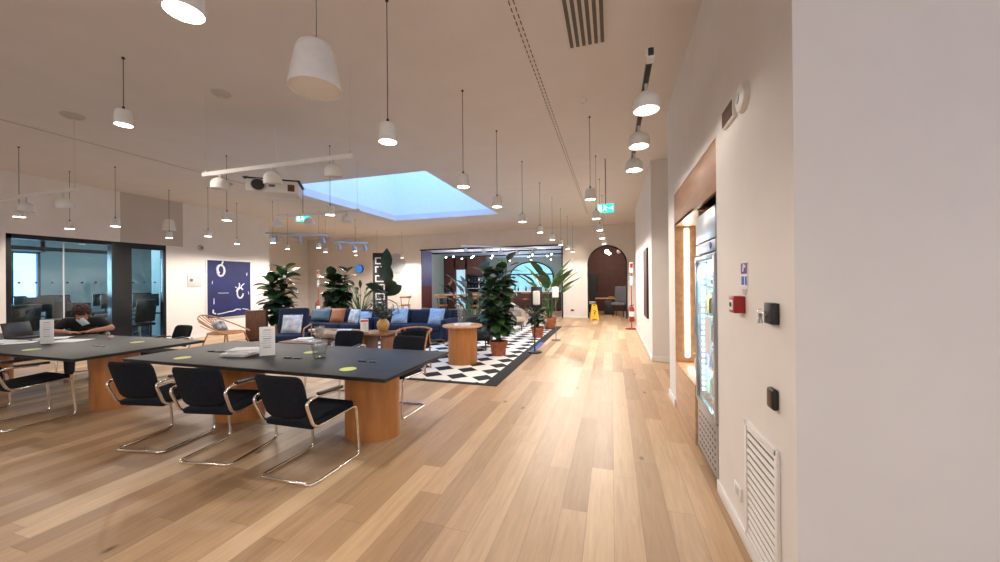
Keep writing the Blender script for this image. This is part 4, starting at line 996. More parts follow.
# wet floor sign
t = thing('wet_floor_sign', (-0.68, 15.2, 0), 'yellow folding wet floor sign in front of the arch', 'floor sign', math.radians(12))
for s in (1, -1):
    b = MB(); b.prism([(-0.17, 0), (-0.10, 0), (-0.085, 0.05), (0.085, 0.05), (0.10, 0), (0.17, 0), (0.10, 0.62), (0.05, 0.62), (0.045, 0.58), (-0.045, 0.58), (-0.05, 0.62), (-0.10, 0.62)], -0.008, 0.008, T(0, s * 0.15, 0) @ Matrix.Rotation(PI / 2 + s * 0.22, 4, 'X'))
    b.build('panel', YEL, t)
MB().box((0, 0, 0.61), (0.18, 0.04, 0.02), 0.005).build('hinge', YEL, t)
b = MB(); q = rot('X', -12.6); b.box((0, -0.103, 0.30), (0.03, 0.004, 0.15), 0, q @ rot('Y', 25)); b.box((0.02, -0.098, 0.22), (0.12, 0.004, 0.02), 0, q @ rot('Y', -30)); b.sph((-0.03, -0.088, 0.39), 0.02, (1, 0.2, 1), u=10, v=8); b.build('slip_pictogram', BLACK, t)

# ---------------------------------------------------------------- painting and wall bits at the left
t = thing('painting', (LW, 8.66, 1.41), 'large deep blue painting with loose white brush marks on the left wall', 'painting')
MB().box((0.02, 0, 0), (0.04, 1.42, 1.80), 0.004).build('frame', PAPER, t)
MB().box((0.042, 0, 0), (0.004, 1.37, 1.75)).build('canvas', ARTB, t)
b = MB(); X0 = 0.0455
def stroke(pts, r=0.02):
    b.tube([(X0, y, z) for y, z in pts], r, 6)
def ring(cy, cz, ry, rz_, a0, a1, r): stroke([(cy + ry * math.cos(a0 + (a1 - a0) * k / 14), cz + rz_ * math.sin(a0 + (a1 - a0) * k / 14)) for k in range(15)], r)
ring(-0.29, 0.57, 0.11, 0.17, -2.9, 2.6, 0.03); ring(-0.30, 0.60, 0.10, 0.13, 2.0, 4.2, 0.038); stroke([(-0.27, 0.70), (-0.24, 0.82), (-0.22, 0.86)], 0.022)
ring(0.32, -0.14, 0.10, 0.17, 0.6, 6.2, 0.026); stroke([(0.20, -0.10), (0.24, -0.02), (0.30, 0.02)], 0.035); stroke([(0.28, 0.03), (0.31, 0.12), (0.29, 0.18)], 0.018); stroke([(0.33, 0.02), (0.38, 0.10), (0.46, 0.16)], 0.016); stroke([(0.16, 0.05), (0.22, 0.03)], 0.016)
stroke([(-0.38, -0.12), (-0.30, -0.13), (-0.05, -0.13)], 0.008); stroke([(0.55, 0.42), (0.56, 0.52)], 0.012); stroke([(0.60, -0.10), (0.62, -0.2)], 0.012)
stroke([(-0.52, -0.62), (-0.53, -0.72), (-0.45, -0.76)], 0.022); stroke([(-0.40, -0.77), (-0.2, -0.75), (-0.05, -0.72), (0.10, -0.71)], 0.017); stroke([(0.10, -0.71), (0.2, -0.66), (0.34, -0.68)], 0.02); stroke([(0.4, -0.66), (0.6, -0.70)], 0.012); stroke([(-0.50, -0.28), (-0.50, -0.46)], 0.012); stroke([(-0.55, 0.15), (-0.54, 0.25)], 0.01)
bb = b.build('brush_marks', ARTW, t)
t = thing('wall_panel', (LW, 7.64, 1.66), 'grey control panel with dark dial on the wall left of the blue painting', 'control panel')
MB().box((0.012, 0, 0), (0.024, 0.36, 0.34), 0.004).build('plate', WGREY, t); MB().cyl((0.026, -0.09, 0.02), 0.045, 0.008, seg=20, rot=rot('Y', 90)).build('dial', GREYF, t)
t = thing('wall_sensor', (LW, 7.82, 2.63), 'round brown grey sensor on the wall above the control panel', 'sensor')
MB().lathe([(0, 0.05), (0.05, 0.045), (0.085, 0.02), (0.085, 0), (0, 0)], rot=rot('Y', 90), seg=20).build('sensor_body', GREYW, t); MB().sph((0.05, 0, 0), 0.03, (0.5, 1, 1), u=12, v=8).build('sensor_eye', WOODD, t)

# ---------------------------------------------------------------- rug
r_ = thing('area_rug', (-5.35, 8.95, 0), 'black and white diamond check rug with black border under the lounge', 'rug')
MB().box((0, 0, 0.004), (7.4, 7.5, 0.008), 0.002).build('border', mat('black_rug_border', (0.018, 0.018, 0.022), 0.95, var=0.2, scale=60, bump=0.3), r_)
MB().box((0, 0, 0.0085), (6.96, 7.30, 0.004), 0.001).build('check_field', rug_mat(), r_)
o = MB().box((0, 0, 0.0035), (0.10, 1.3, 0.007), 0.001).build('floor_tape', BTAPE, None, (-1.70, 8.55, 0.008)); tag(o, 'blue strip lying along the right edge of the checked rug', 'tape')
RGZ = 0.0105

# round oak drum table
t = thing('drum_table', (-2.75, 6.55, RGZ), 'round oak drum side table with small top on the checked rug', 'side table')
MB().lathe([(0, 0), (0.27, 0), (0.275, 0.01), (0.275, 0.685), (0, 0.685)], seg=48).build('drum_leg', OAKV, t)
b = MB(); MB_ = b.lathe([(0, 0.685), (0.36, 0.685), (0.385, 0.70), (0.385, 0.715), (0.375, 0.725), (0, 0.725)], seg=48); b.build('tabletop', OAKH, t)
o = MB().box((0, 0, 0.012), (0.30, 0.22, 0.024), 0.004).build('magazine', PAPER, None, (-2.72, 6.47, RGZ + 0.725), 0.3); tag(o, 'white booklet lying on the round oak drum table', 'magazine')
o = MB().box((0, 0, 0.006), (0.28, 0.2, 0.012), 0.003).build('magazine', LINEN, None, (-2.68, 6.5, RGZ + 0.749), 0.7); tag(o, 'pale booklet on top of the white booklet on the drum table', 'magazine')
t = thing('glass_jar', (-2.86, 6.70, RGZ + 0.725), 'tall clear glass vase on the round oak drum table', 'vase')
MB().lathe([(0, 0), (0.06, 0), (0.065, 0.02), (0.055, 0.22), (0.075, 0.36), (0.07, 0.36), (0.05, 0.22), (0.058, 0.025), (0, 0.015)], seg=24).build('vase_body', BOTTLE, t)
MB().tube([(0, 0, 0.02), (0.01, 0.0, 0.25), (0.05, 0.02, 0.42)], 0.003, 6).build('stem', STEM, t)

# ---------------------------------------------------------------- lounge furniture
def cushion(w_, h, d, m, name, parent, loc, rx=0, rz=0):
    o = MB().pillow(w_, h, d).build(name, m, parent, loc); o.rotation_euler = (math.radians(rx), 0, math.radians(rz)); return o
def pillow_thing(x, y, z, w_, h, m, label, rz=0, rx=-18, group=None):
    t = thing('throw_pillow', (x, y, z), label, 'pillow', math.radians(rz), group)
    M = Matrix.Rotation(math.radians(rx), 4, 'X') @ T(0, 0, h / 2)
    MB().pillow(w_, h, 0.14, M).build('cover', m, t)
    b = MB()
    pts = [(-w_ / 2, -h / 2), (w_ / 2, -h / 2), (w_ / 2, h / 2), (-w_ / 2, h / 2)]
    b.tube([M @ Vector((x_ * 0.985, 0, z_ * 0.985)) for x_, z_ in pts], 0.006, 6, closed=True)
    b.build('piping', m, t)
def sofa(x, y, L, rz, m, label, segs=3, back=0.83, arms=True, seatm=None, group=None):
    t = thing('sofa', (x, y, RGZ), label, 'sofa', rz, group)
    D = 0.86
    MB().box((0, 0.02, 0.22), (L, D - 0.05, 0.20), 0.03).build('frame', m, t)
    aw = 0.16 if arms else 0
    n = segs; cw = (L - 2 * aw) / n
    for k in range(n):
        cx = -L / 2 + aw + cw * (k + 0.5)
        MB().box((cx, -0.08, 0.385), (cw - 0.012, D - 0.24, 0.14), 0.045, None, 3).build('seat_cushion', seatm or m, t)
        MB().box((cx, 0.26, 0.60), (cw - 0.014, 0.18, 0.40), 0.06, rot('X', -10), 3).build('back_cushion', m, t)
    MB().box((0, 0.39, 0.50), (L, 0.10, back - 0.23), 0.035).build('back', m, t)
    if arms:
        for s in (1, -1): MB().box((s * (L / 2 - 0.08), -0.0, 0.38), (0.16, D - 0.05, 0.46), 0.045, None, 3).build('arm', m, t)
    for sx in (1, -1):
        for sy in (1, -1): MB().cyl((sx * (L / 2 - 0.1), sy * 0.33, 0.06), 0.02, 0.12, 0.026, seg=12).build('leg', WOODD, t)
    return t
sofa(-5.0, 8.75, 2.1, 0, NAVY, 'navy two-pillow sofa left of the round oak drum table', 3)
pillow_thing(-5.52, 8.72, 0.47, 0.46, 0.40, PALEB, 'pale blue pillow at the left on the navy sofa by the drum table', 8)
pillow_thing(-4.42, 8.68, 0.47, 0.48, 0.42, PALEB, 'pale blue pillow at the right on the navy sofa by the drum table', -10)
sofa(-7.35, 8.55, 2.4, 0, NAVYD, 'dark navy sofa with tan and striped pillows behind the coffee table', 3, 0.80)
sofa_gb = cushion(0.62, 0.34, 0.2, GREYB, 'bolster_pillow', None, (-7.95, 8.55, 0.66), -14, 6); tag(sofa_gb, 'grey blue pillow at the left on the dark navy sofa', 'pillow')
pillow_thing(-7.32, 8.44, 0.475, 0.44, 0.40, TAN, 'tan leather pillow in the middle of the dark navy sofa', 4)
pillow_thing(-6.80, 8.46, 0.47, 0.42, 0.38, LINEN, 'white and blue striped pillow right of the tan pillow', -16)
pillow_thing(-6.38, 8.42, 0.475, 0.34, 0.32, PALEB, 'pale blue patterned pillow at the right end of the dark navy sofa', 10)
# armchair at the left with wooden arms
def armchair(x, y, rz, m, label, back=0.98, wood=RATTAN):
    t = thing('armchair', (x, y, RGZ), label, 'armchair', rz)
    MB().box((0, -0.02, 0.36), (0.62, 0.62, 0.18), 0.05, None, 3).build('seat', m, t)
    MB().box((0, 0.32, 0.64), (0.62, 0.14, back - 0.28), 0.05, rot('X', -12), 3).build('backrest', m, t)
    MB().box((0, -0.0, 0.22), (0.58, 0.56, 0.12), 0.02).build('frame', m, t)
    for s in (1, -1):
        MB().tube(fillet([(s * 0.36, -0.30, 0.0), (s * 0.36, -0.27, 0.58), (s * 0.36, 0.33, 0.62), (s * 0.36, 0.36, 0.0)], 0.05), 0.016, 8).build('wooden_arm', wood, t)
        MB().box((s * 0.325, 0, 0.26), (0.06, 0.5, 0.03)).build('side_rail', wood, t)
    return t
armchair(-6.75, 6.35, math.radians(30), NAVY, 'navy armchair with thin wooden arms and white pillow behind the near sign')
pillow_thing(-6.72, 6.36, 0.48, 0.42, 0.40, LINEN, 'white and blue pillow on the navy wooden-armed armchair', 22)
# bentwood lounge chair by the rug edge
t = thing('bentwood_chair', (-3.32, 5.72, RGZ), 'navy chair with bent wooden rail behind the aisle table end', 'chair', math.radians(14))
rail_pts = [(0.30 * math.sin(a), 0.30 * math.cos(a) * 0.9 + 0.02, 0.70 + 0.03 * math.cos(a)) for a in [math.radians(-115 + 230 * k / 20) for k in range(21)]]
MB().tube([(x, y, z) for x, y, z in rail_pts], 0.017, 8).build('bent_rail', RATTAN, t)
MB().box((0, 0.0, 0.43), (0.48, 0.46, 0.08), 0.035, None, 3).build('seat', NAVYC, t)
b = MB(); n = 12
b2 = [(0.255 * math.sin(a), 0.255 * math.cos(a) * 0.9 + 0.02) for a in [math.radians(-75 + 150 * k / n) for k in range(n + 1)]]
rows = []
for x_, y_ in b2: rows.append([b.bm.verts.new((x_, y_, 0.46)), b.bm.verts.new((x_, y_, 0.68)), b.bm.verts.new((x_ * 0.85, y_ * 0.85, 0.68)), b.bm.verts.new((x_ * 0.85, y_ * 0.85, 0.46))])
for a, c in zip(rows, rows[1:]):
    for k in range(4): b.bm.faces.new((a[k], a[(k + 1) % 4], c[(k + 1) % 4], c[k]))
b.bm.faces.new(rows[0]); b.bm.faces.new(rows[-1][::-1]); b.build('backrest', NAVYC, t)
for sx, sy in ((0.22, 0.2), (-0.22, 0.2)): MB().tube([(sx, sy, 0.72), (sx * 1.08, sy * 1.1, 0)], 0.016, 8).build('leg', RATTAN, t)
for sx in (0.24, -0.24): MB().tube([(sx * 1.15, -0.12, 0.69), (sx, -0.2, 0.42), (sx * 1.05, -0.23, 0)], 0.016, 8).build('leg', RATTAN, t)

WOODM = mat('mid_brown_wood', (0.20, 0.075, 0.028), 0.45, var=0.12, scale=6, stretch=(5, 5, 0.7))
# coffee tables with books
def coffee(x, y, w_, d, h, m, label, rz=0, topm=None):
    t = thing('coffee_table', (x, y, RGZ), label, 'coffee table', rz)
    MB().box((0, 0, h - 0.02), (w_, d, 0.04), 0.01).build('tabletop', topm or m, t)
    for s in (1, -1): MB().box((s * (w_ / 2 - 0.12), 0, (h - 0.04) / 2), (0.05, d - 0.1, h - 0.04), 0.005).build('leg_panel', m, t)
    return t
coffee(-6.35, 7.25, 1.6, 0.7, 0.42, NAVYD, 'dark low coffee table covered with magazines before the sofas', 0, WOODD)
coffee(-5.85, 5.95, 0.9, 0.6, 0.40, WOODD, 'small low table with white magazines behind the aisle table')
coffee(-4.75, 6.75, 0.70, 0.6, 0.50, WOODM, 'brown wooden low table carrying the ochre vase')
k = 0
for (x, y, z, w_, d, rz, m, lb) in [(-6.0, 5.95, 0.4105, 0.30, 0.22, 0.2, PAPER, 'white magazine at the left on the small low table'), (-5.95, 5.98, 0.4305, 0.28, 0.21, 0.6, PAPER, 'white magazine on top of the pile on the small low table'), (-5.62, 5.85, 0.4105, 0.28, 0.2, -0.3, LINEN, 'pale magazine at the right on the small low table'),
                                    (-6.85, 7.2, 0.4305, 0.3, 0.22, 0.4, PAPER, 'white magazine at the left end of the dark coffee table'), (-6.45, 7.1, 0.4305, 0.3, 0.22, -0.2, TAN, 'reddish brown magazine on the dark coffee table'), (-6.1, 7.3, 0.4305, 0.32, 0.24, 0.5, LINEN, 'pale blue magazine on the dark coffee table'), (-5.75, 7.1, 0.4305, 0.3, 0.2, 0.1, PAPER, 'white magazine at the right end of the dark coffee table')]:
    magazine(x, y, z, w_, d, rz, m, lb, 0.02)
o = cushion(0.42, 0.42, 0.16, BEIGE, 'throw_pillow', None, (-5.6, 6.2, 0.50), 78, 20); tag(o, 'beige pillow lying on the small low table', 'pillow')
sign_stand(-5.02, 6.62, RGZ + 0.50, 0.16, 0.28, math.radians(35), 'white sign with red header on the low table beside the ochre vase', red=True)
# ochre vase with spray
t = thing('ochre_vase', (-4.72, 6.85, RGZ + 0.50), 'round ochre vase with sage leaf sprays on the brown low table', 'vase')
MB().lathe([(0, 0), (0.06, 0), (0.11, 0.05), (0.135, 0.13), (0.12, 0.21), (0.075, 0.25), (0.07, 0.27), (0.06, 0.27), (0.06, 0.24), (0, 0.2)], seg=28).build('vase_body', OCHRE, t)
b = MB(); st = MB(); rnd = random.Random(5)
for k in range(38):
    a = rnd.uniform(0, 2 * PI); e = rnd.uniform(0.35, 1.35); L = rnd.uniform(0.28, 0.50); d = Vector((math.cos(a) * math.cos(e), math.sin(a) * math.cos(e), math.sin(e)))
    p0 = Vector((0, 0, 0.24)); p1 = p0 + d * L; st.tube([p0, (p0 + p1) / 2 + Vector((0, 0, 0.02)), p1], 0.003, 5)
    for j in range(12):
        p = p0 + d * L * (0.25 + 0.75 * j / 11); dd = Vector((rnd.uniform(-1, 1), rnd.uniform(-1, 1), rnd.uniform(-0.3, 0.8))); b.leaf(p, dd + d * 0.6, (0, 0, 1), rnd.uniform(0.06, 0.10), 0.036, 0.2, nseg=3)
st.build('stems', STEM, t); b.build('foliage', SAGE, t)
# dark grey armchairs behind the drum table
def tub(x, y, rz, m, label):
    t = thing('tub_chair', (x, y, RGZ), label, 'armchair', rz)
    MB().box((0, -0.02, 0.36), (0.56, 0.56, 0.16), 0.05, None, 3).build('seat', m, t)
    b = MB(); n = 18; rows = []
    for k in range(n + 1):
        a = math.radians(-125 + 250 * k / n); cx, cy = math.sin(a), math.cos(a); h_ = 0.74 - 0.12 * (abs(k - n / 2) / (n / 2)) ** 2
        rows.append([b.bm.verts.new((cx * r0, cy * r0, z)) for r0, z in ((0.36, 0.14), (0.39, h_), (0.34, h_ + 0.02), (0.28, h_ - 0.03), (0.28, 0.14))])
    for a, c in zip(rows, rows[1:]):
        for k in range(5): b.bm.faces.new((a[k], a[(k + 1) % 5], c[(k + 1) % 5], c[k]))
    b.bm.faces.new(rows[0]); b.bm.faces.new(rows[-1][::-1]); b.build('shell', m, t)
    for sx, sy in ((1, 1), (1, -1), (-1, 1), (-1, -1)): MB().cyl((sx * 0.2, sy * 0.2, 0.09), 0.014, 0.18, seg=10).build('leg', BLACK, t)
tub(-3.0, 8.0, math.radians(20), DGREYF, 'dark grey tub chair between the drum table and the big plant')
tub(-4.3, 10.2, math.radians(-160), GREYF, 'grey tub chair behind the navy sofa')
tub(-5.4, 10.6, math.radians(150), GREYF, 'grey tub chair at the back of the rug behind the sofa')
tub(-3.0, 11.2, math.radians(60), BEIGE, 'beige tub chair at the far end of the rug')

# rattan chair + brown cabinet
t = thing('rattan_chair', (-9.35, 6.85, 0), 'tan rattan lounge chair in front of the blue painting', 'chair', math.radians(105))
b = MB()
# shell hoops : open bowl, back high at +y
for k in range(9):
    a = math.radians(-62 + 124 * k / 8)
    b.tube([(0.36 * math.sin(a) * (0.35 + 0.65 * j / 8), 0.02 - 0.10 * math.cos(a) + (0.10 + 0.58 * math.cos(a)) * (j / 8) ** 1.1, 0.33 + (0.45 * max(0.3, math.cos(a))) * (j / 8) ** 1.4) for j in range(9)], 0.009, 6)
b.build('woven_back', RATTAN, t)
b = MB(); b.tube(fillet([(-0.40, -0.36, 0.34), (-0.42, -0.05, 0.47), (-0.30, 0.45, 0.70), (0, 0.62, 0.80), (0.30, 0.45, 0.70), (0.42, -0.05, 0.47), (0.40, -0.36, 0.34)], 0.15, 6), 0.018, 8)
b.tube([(0.40 * math.cos(a), -0.05 + 0.36 * math.sin(a), 0.34) for a in [2 * PI * k / 28 for k in range(28)]], 0.017, 8, closed=True); b.build('rim_hoop', RATTAN, t)
b = MB()
for k in range(14): b.tube([(-0.38 + 0.76 * k / 13, -0.05 - 0.34 * math.sqrt(max(0, 1 - ((k - 6.5) / 6.9) ** 2)), 0.34), (-0.38 + 0.76 * k / 13, -0.05 + 0.34 * math.sqrt(max(0, 1 - ((k - 6.5) / 6.9) ** 2)), 0.34)], 0.008, 6)
b.build('woven_seat', RATTAN, t)
for sx, sy in ((1, 1), (1, -1), (-1, 1), (-1, -1)): MB().tube([(sx * 0.28, -0.05 + sy * 0.24, 0.34), (sx * 0.36, -0.05 + sy * 0.34, 0.0)], 0.016, 8).build('leg', RATTAN, t)
pillow_thing(-9.42, 6.85, 0.38, 0.34, 0.30, mat('black_white_fabric', (0.25, 0.24, 0.23), 0.9, var=0.8, scale=7), 'small black and white pillow on the rattan chair', 95, -35)
t = thing('side_cabinet', (-9.35, 7.75, 0), 'brown wooden cabinet under the right of the blue painting', 'cabinet', math.radians(40))
MB().box((0, 0, 0.43), (0.46, 0.42, 0.76), 0.006).build('body', WOODD, t); MB().box((0, -0.213, 0.43), (0.42, 0.012, 0.70), 0.003).build('door', WOODD, t); MB().cyl((0.16, -0.228, 0.5), 0.012, 0.02, seg=12, rot=rot('X', 90)).build('door_handle', BLACK, t); MB().box((0, 0, 0.025), (0.40, 0.36, 0.05)).build('plinth', BLACK, t)
MB().box((0, 0, 0.815), (0.48, 0.44, 0.02), 0.003).build('top', WOODD, t)

# ---------------------------------------------------------------- plants
def pot(t, r, h, m=TERRA):
    p = MB().lathe([(0, 0), (r * 0.72, 0), (r * 0.75, 0.01), (r * 0.95, h * 0.82), (r * 1.03, h * 0.82), (r * 1.05, h), (r * 0.92, h), (r * 0.90, h * 0.86), (0, h * 0.86)], seg=32).build('pot', m, t)
    MB().cyl((0, 0, h * 0.875), r * 0.88, 0.012, seg=24).build('soil', SOIL, p)
def fig(x, y, z, h, spread, nl, label, seed=1, r=0.17, leafL=0.30, m=LEAFD, potm=TERRA, low=0.35, stems=3, m2=None):
    t = thing('potted_fig_plant', (x, y, z), label, 'potted plant')
    ph = r * 1.6; pot(t, r, ph, potm); rnd = random.Random(seed)
    tr = MB(); lf = MB(); lf2 = MB()
    for s in range(stems):
        a = 2 * PI * s / stems + rnd.uniform(-0.4, 0.4); lean = spread * rnd.uniform(0.15, 0.45) if stems > 1 else 0.03
        hh = h * (1.0 if s == 0 else rnd.uniform(0.72, 0.92))
        P = [Vector((0.03 * math.cos(a) + math.cos(a) * lean * (k / 5) ** 1.4, 0.03 * math.sin(a) + math.sin(a) * lean * (k / 5) ** 1.4, ph * 0.86 + (hh * 0.93 - ph) * k / 5)) for k in range(6)]
        tr.tube(P, 0.018, 8, r2=0.007)
        n = nl // stems
        for k in range(n):
            f_ = low + (1 - low) * (k + rnd.random()) / n; i = min(4, int(f_ * 5)); q = P[i].lerp(P[i + 1], f_ * 5 - i) if f_ < 1 else P[-1]
            aa = k * 2.4 + rnd.uniform(-0.5, 0.5); el = rnd.uniform(-0.15, 0.55) + 0.7 * max(0, f_ - 0.75) * 4
            d = Vector((math.cos(aa) * math.cos(el), math.sin(aa) * math.cos(el), math.sin(el)))
            L = leafL * rnd.uniform(0.75, 1.15) * (1.10 - 0.15 * f_)
            pet = 0.05
            tr.tube([q, q + d * pet], 0.004, 4)
            (lf2 if (m2 and rnd.random() < 0.3) else lf).leaf(q + d * pet, d, (rnd.uniform(-0.3, 0.3), rnd.uniform(-0.3, 0.3), 1), L, L * 0.78, rnd.uniform(0.15, 0.6), 0.12, 6, 1.25)
    tr.build('stems', STEM, t); lf.build('foliage', m, t)
    if m2: lf2.build('young_leaves', m2, t)
    else: lf2.bm.free()
    return t
fig(-9.4, 8.45, 0, 2.2, 0.75, 190, 'tall dark fiddle-leaf fig plant behind the navy armchair at the left', 1, leafL=0.38, m2=LEAF, low=0.12, stems=5)
fig(-8.55, 9.95, RGZ, 2.1, 0.5, 130, 'fiddle-leaf fig plant behind the tan pillow', 2, leafL=0.40, m2=LEAF, stems=4)
fig(-2.30, 7.42, RGZ, 2.15, 0.62, 250, 'big dense green plant in terracotta pot right of the drum table', 3, 0.19, 0.29, LEAFD, low=0.12, stems=6, m2=LEAF)
fig(-1.98, 10.05, RGZ, 0.95, 0.3, 90, 'small leafy plant in terracotta pot between the two big plants by the aisle', 4, 0.18, 0.2, LEAFD, low=0.3, stems=4)
# palm like one
def fan_plant(x, y, z, h, n, L, W, label, seed, m, r=0.17, potm=TERRA, spread=1.0, name='potted_banana_plant'):
    t = thing(name, (x, y, z), label, 'potted plant'); ph = r * 1.6; pot(t, r, ph, potm); rnd = random.Random(seed); tr = MB(); lf = MB()
    for k in range(n):
        a = k * 2.4 + rnd.uniform(-0.3, 0.3); f_ = k / n; el = rnd.uniform(0.75, 1.45) if k > n * 0.3 else rnd.uniform(0.35, 0.8)
        hh = (h - L * 0.7) * rnd.uniform(0.65, 1.0); out = Vector((math.cos(a), math.sin(a), 0)) * math.cos(el) * spread
        P = [Vector((0, 0, ph * 0.8)) + Vector((math.cos(a), math.sin(a), 0)) * 0.04 + out * hh * 0.7 * (j / 4) ** 1.5 + Vector((0, 0, (hh - ph * 0.8) * math.sin(min(1.4, el + 0.3)) * j / 4)) for j in range(5)]
        tr.tube(P, 0.012, 6, r2=0.006); d = (P[-1] - P[-2]).normalized() + Vector((math.cos(a), math.sin(a), 0)) * 0.35
        lf.leaf(P[-1], d, (-math.cos(a), -math.sin(a), 0.6), L * rnd.uniform(0.8, 1.1), W, rnd.uniform(0.15, 0.5), 0.2, 8, 0.85)
    tr.build('stems', LEAF, t); lf.build('foliage', m, t); return t
fan_plant(-1.98, 12.1, RGZ, 2.35, 22, 0.80, 0.30, 'banana plant with broad leaves in terracotta pot at the far corner of the rug', 6, LEAF, 0.22, spread=0.6)
fan_plant(-8.8, 11.4, RGZ, 1.85, 44, 0.5, 0.11, 'palm-like plant with narrow leaves left of the black lettered panel', 8, mat('palm_leaf', (0.04, 0.07, 0.03), 0.5, var=0.25), 0.2, spread=1.3, name='potted_palm_plant')
fan_plant(-3.55, 9.25, RGZ, 1.85, 26, 0.5, 0.13, 'pale narrow-leaved plant behind the left side of the big dense plant', 9, SAGE, 0.18, spread=0.8, name='potted_pale_plant')
# big paddle-leaf plant in front of the lettered panel
t = thing('potted_rubber_plant', (-6.65, 9.75, RGZ), 'plant with a few very large dark leaves before the black lettered panel', 'potted plant')
pot(t, 0.18, 0.3); b = MB(); b.tube([(0, 0, 0.25), (0.03, 0, 1.0), (0.0, 0, 1.9)], 0.016, 8); b.build('stem', STEM, t)
b = MB()
b.leaf((0.0, 0, 1.85), (0.15, 0, 1), (0, 1, 0), 0.75, 0.42, 0.05); b.leaf((0.0, 0, 1.5), (0.45, -0.1, 0.9), (0, 1, 0), 0.62, 0.40, 0.1); b.leaf((0, 0, 1.3), (0.5, -0.1, 0.25), (0, 1, 0.3), 0.75, 0.36, 0.35); b.leaf((0, 0, 1.25), (-0.6, 0, 0.3), (0, 1, 0.3), 0.65, 0.30, 0.2); b.leaf((0, 0, 1.2), (0.2, -0.5, 0.3), (0, 1, 0.8), 0.55, 0.32, 0.3); b.leaf((0, 0, 1.05), (0.35, 0.2, -0.1), (0, 0.2, 1), 0.5, 0.3, 0.3); b.leaf((0, 0, 1.6), (-0.35, 0.1, 0.8), (0, 1, 0), 0.5, 0.26, 0.1); b.leaf((0, 0, 1.15), (0.75, -0.1, 0.35), (0, 1, 0.3), 0.95, 0.30, 0.35)
b.build('foliage', LEAFD, t)

# black lettered panel
t = thing('letter_panel', (-9.5, 13.6, 0), 'tall black panel with white block lettering behind the large-leaf plant', 'panel', math.radians(28))
MB().box((0, 0, 1.42), (0.60, 0.10, 2.84), 0.02).build('panel_body', BLACK, t); MB().box((0, 0, 0.02), (0.8, 0.4, 0.04), 0.01).build('foot', BLACK, t)
b = MB(); y = -0.053
def lt(x, z, w_, h): b.box((x, y, z), (w_, 0.006, h))
zz = 2.62
for k in range(6):
    lt(0, zz, 0.38, 0.05); lt(-0.17, zz - 0.12, 0.05, 0.24)
    if k % 2 == 0: lt(0.17, zz - 0.12, 0.05, 0.24); lt(0, zz - 0.24, 0.38, 0.05)
    else: lt(0.17, zz - 0.12, 0.05, 0.24)
    zz -= 0.38
b.build('white_lettering', PAPER, t)
# wall lamp, disc mirror, blue sign
t = thing('wall_lamp', (-9.36, BW, 1.66), 'vertical glowing tube lamp on the back wall left of the violet jamb', 'wall lamp')
MB().box((0, -0.02, 0), (0.08, 0.04, 1.3), 0.01).build('back_plate', WMETAL, t); MB().cyl((0, -0.06, 0), 0.035, 1.25, seg=16).build('light_tube', LEDW, t)
lw = bpy.data.lights.new('tube_light', 'POINT'); lw.energy = 14; lw.color = (1, 0.88, 0.7); lw.shadow_soft_size = 0.2
lo = bpy.data.objects.new('tube_glow', lw); COL.objects.link(lo); lo.parent = t; lo.location = (0, -0.35, 0)
t = thing('round_wall_disc', (-10.15, BW, 2.5), 'round pale grey disc on the back wall behind the large-leaf plant', 'wall disc')
MB().cyl((0, -0.02, 0), 0.52, 0.04, seg=48, rot=rot('X', 90)).build('frame', WGREY, t); MB().cyl((0, -0.042, 0), 0.49, 0.004, seg=48, rot=rot('X', 90)).build('disc_face', mat('pale_grey_disc', (0.42, 0.46, 0.50), 0.5, var=0.03), t)
t = thing('lit_sign', (-12.3, BW, 2.28), 'small blue glowing round sign on the back wall above the palm', 'sign')
MB().cyl((0, -0.04, 0), 0.20, 0.08, seg=32, rot=rot('X', 90)).build('sign_face', NEON, t); MB().cyl((0, -0.03, 0), 0.22, 0.06, seg=32, rot=rot('X', 90)).build('rim', DFRAME, t)
# wall uplight between opening and arch
lw = bpy.data.lights.new('wall_wash', 'SPOT'); lw.energy = 60; lw.color = (1, 0.86, 0.68); lw.spot_size = 1.3; lw.spot_blend = 0.7; lw.shadow_soft_size = 0.05
t = thing('recessed_spotlight', (-1.5, 15.1, CEIL), 'recessed ceiling spotlight washing the wall between opening and arch', 'spotlight')
MB().lathe([(0, -0.002), (0.05, -0.002), (0.07, -0.008), (0.07, 0.0), (0, 0)], seg=24).build('trim_ring', WMETAL, t)
lo = bpy.data.objects.new('lamp_light', lw); COL.objects.link(lo); lo.parent = t; lo.location = (0, 0, -0.03); lo.rotation_euler = (math.radians(12), 0, 0)
t = thing('wall_socket', (-1.62, BW, 0.32), 'small dark socket on the wall between opening and arch', 'socket')
MB().box((0, -0.006, 0), (0.14, 0.012, 0.08), 0.003).build('plate', GREYF, t); MB().box((0, -0.013, 0), (0.05, 0.003, 0.05)).build('insert', BLACK, t)

# sanitiser stands
def sanitiser(x, y, z, h, label):
    t = thing('sanitiser_stand', (x, y, z), label, 'sanitiser stand')
    MB().cyl((0, 0, 0.01), 0.15, 0.02, seg=28).build('base', BLACK, t); MB().cyl((0, 0, h / 2), 0.016, h, seg=12).build('pole', BLACK, t)
    MB().box((0.05, 0, h - 0.18), (0.24, 0.05, 0.46), 0.01).build('back_board', BLACK, t)
    dp = MB().box((0.06, -0.07, h - 0.19), (0.15, 0.09, 0.30), 0.03, None, 3).build('dispenser', WHITE, t)
    MB().cyl((0.06, -0.07, h - 0.35), 0.015, 0.03, seg=12).build('nozzle', GREYF, dp)
    return t
sanitiser(-1.62, 7.9, RGZ, 1.38, 'black floor stand with white sanitiser dispenser right of the big terracotta plant')
t = thing('sanitiser_stand', (-1.42, 9.7, 0), 'thin stand with white dispenser seen before the banana plant', 'sanitiser stand')
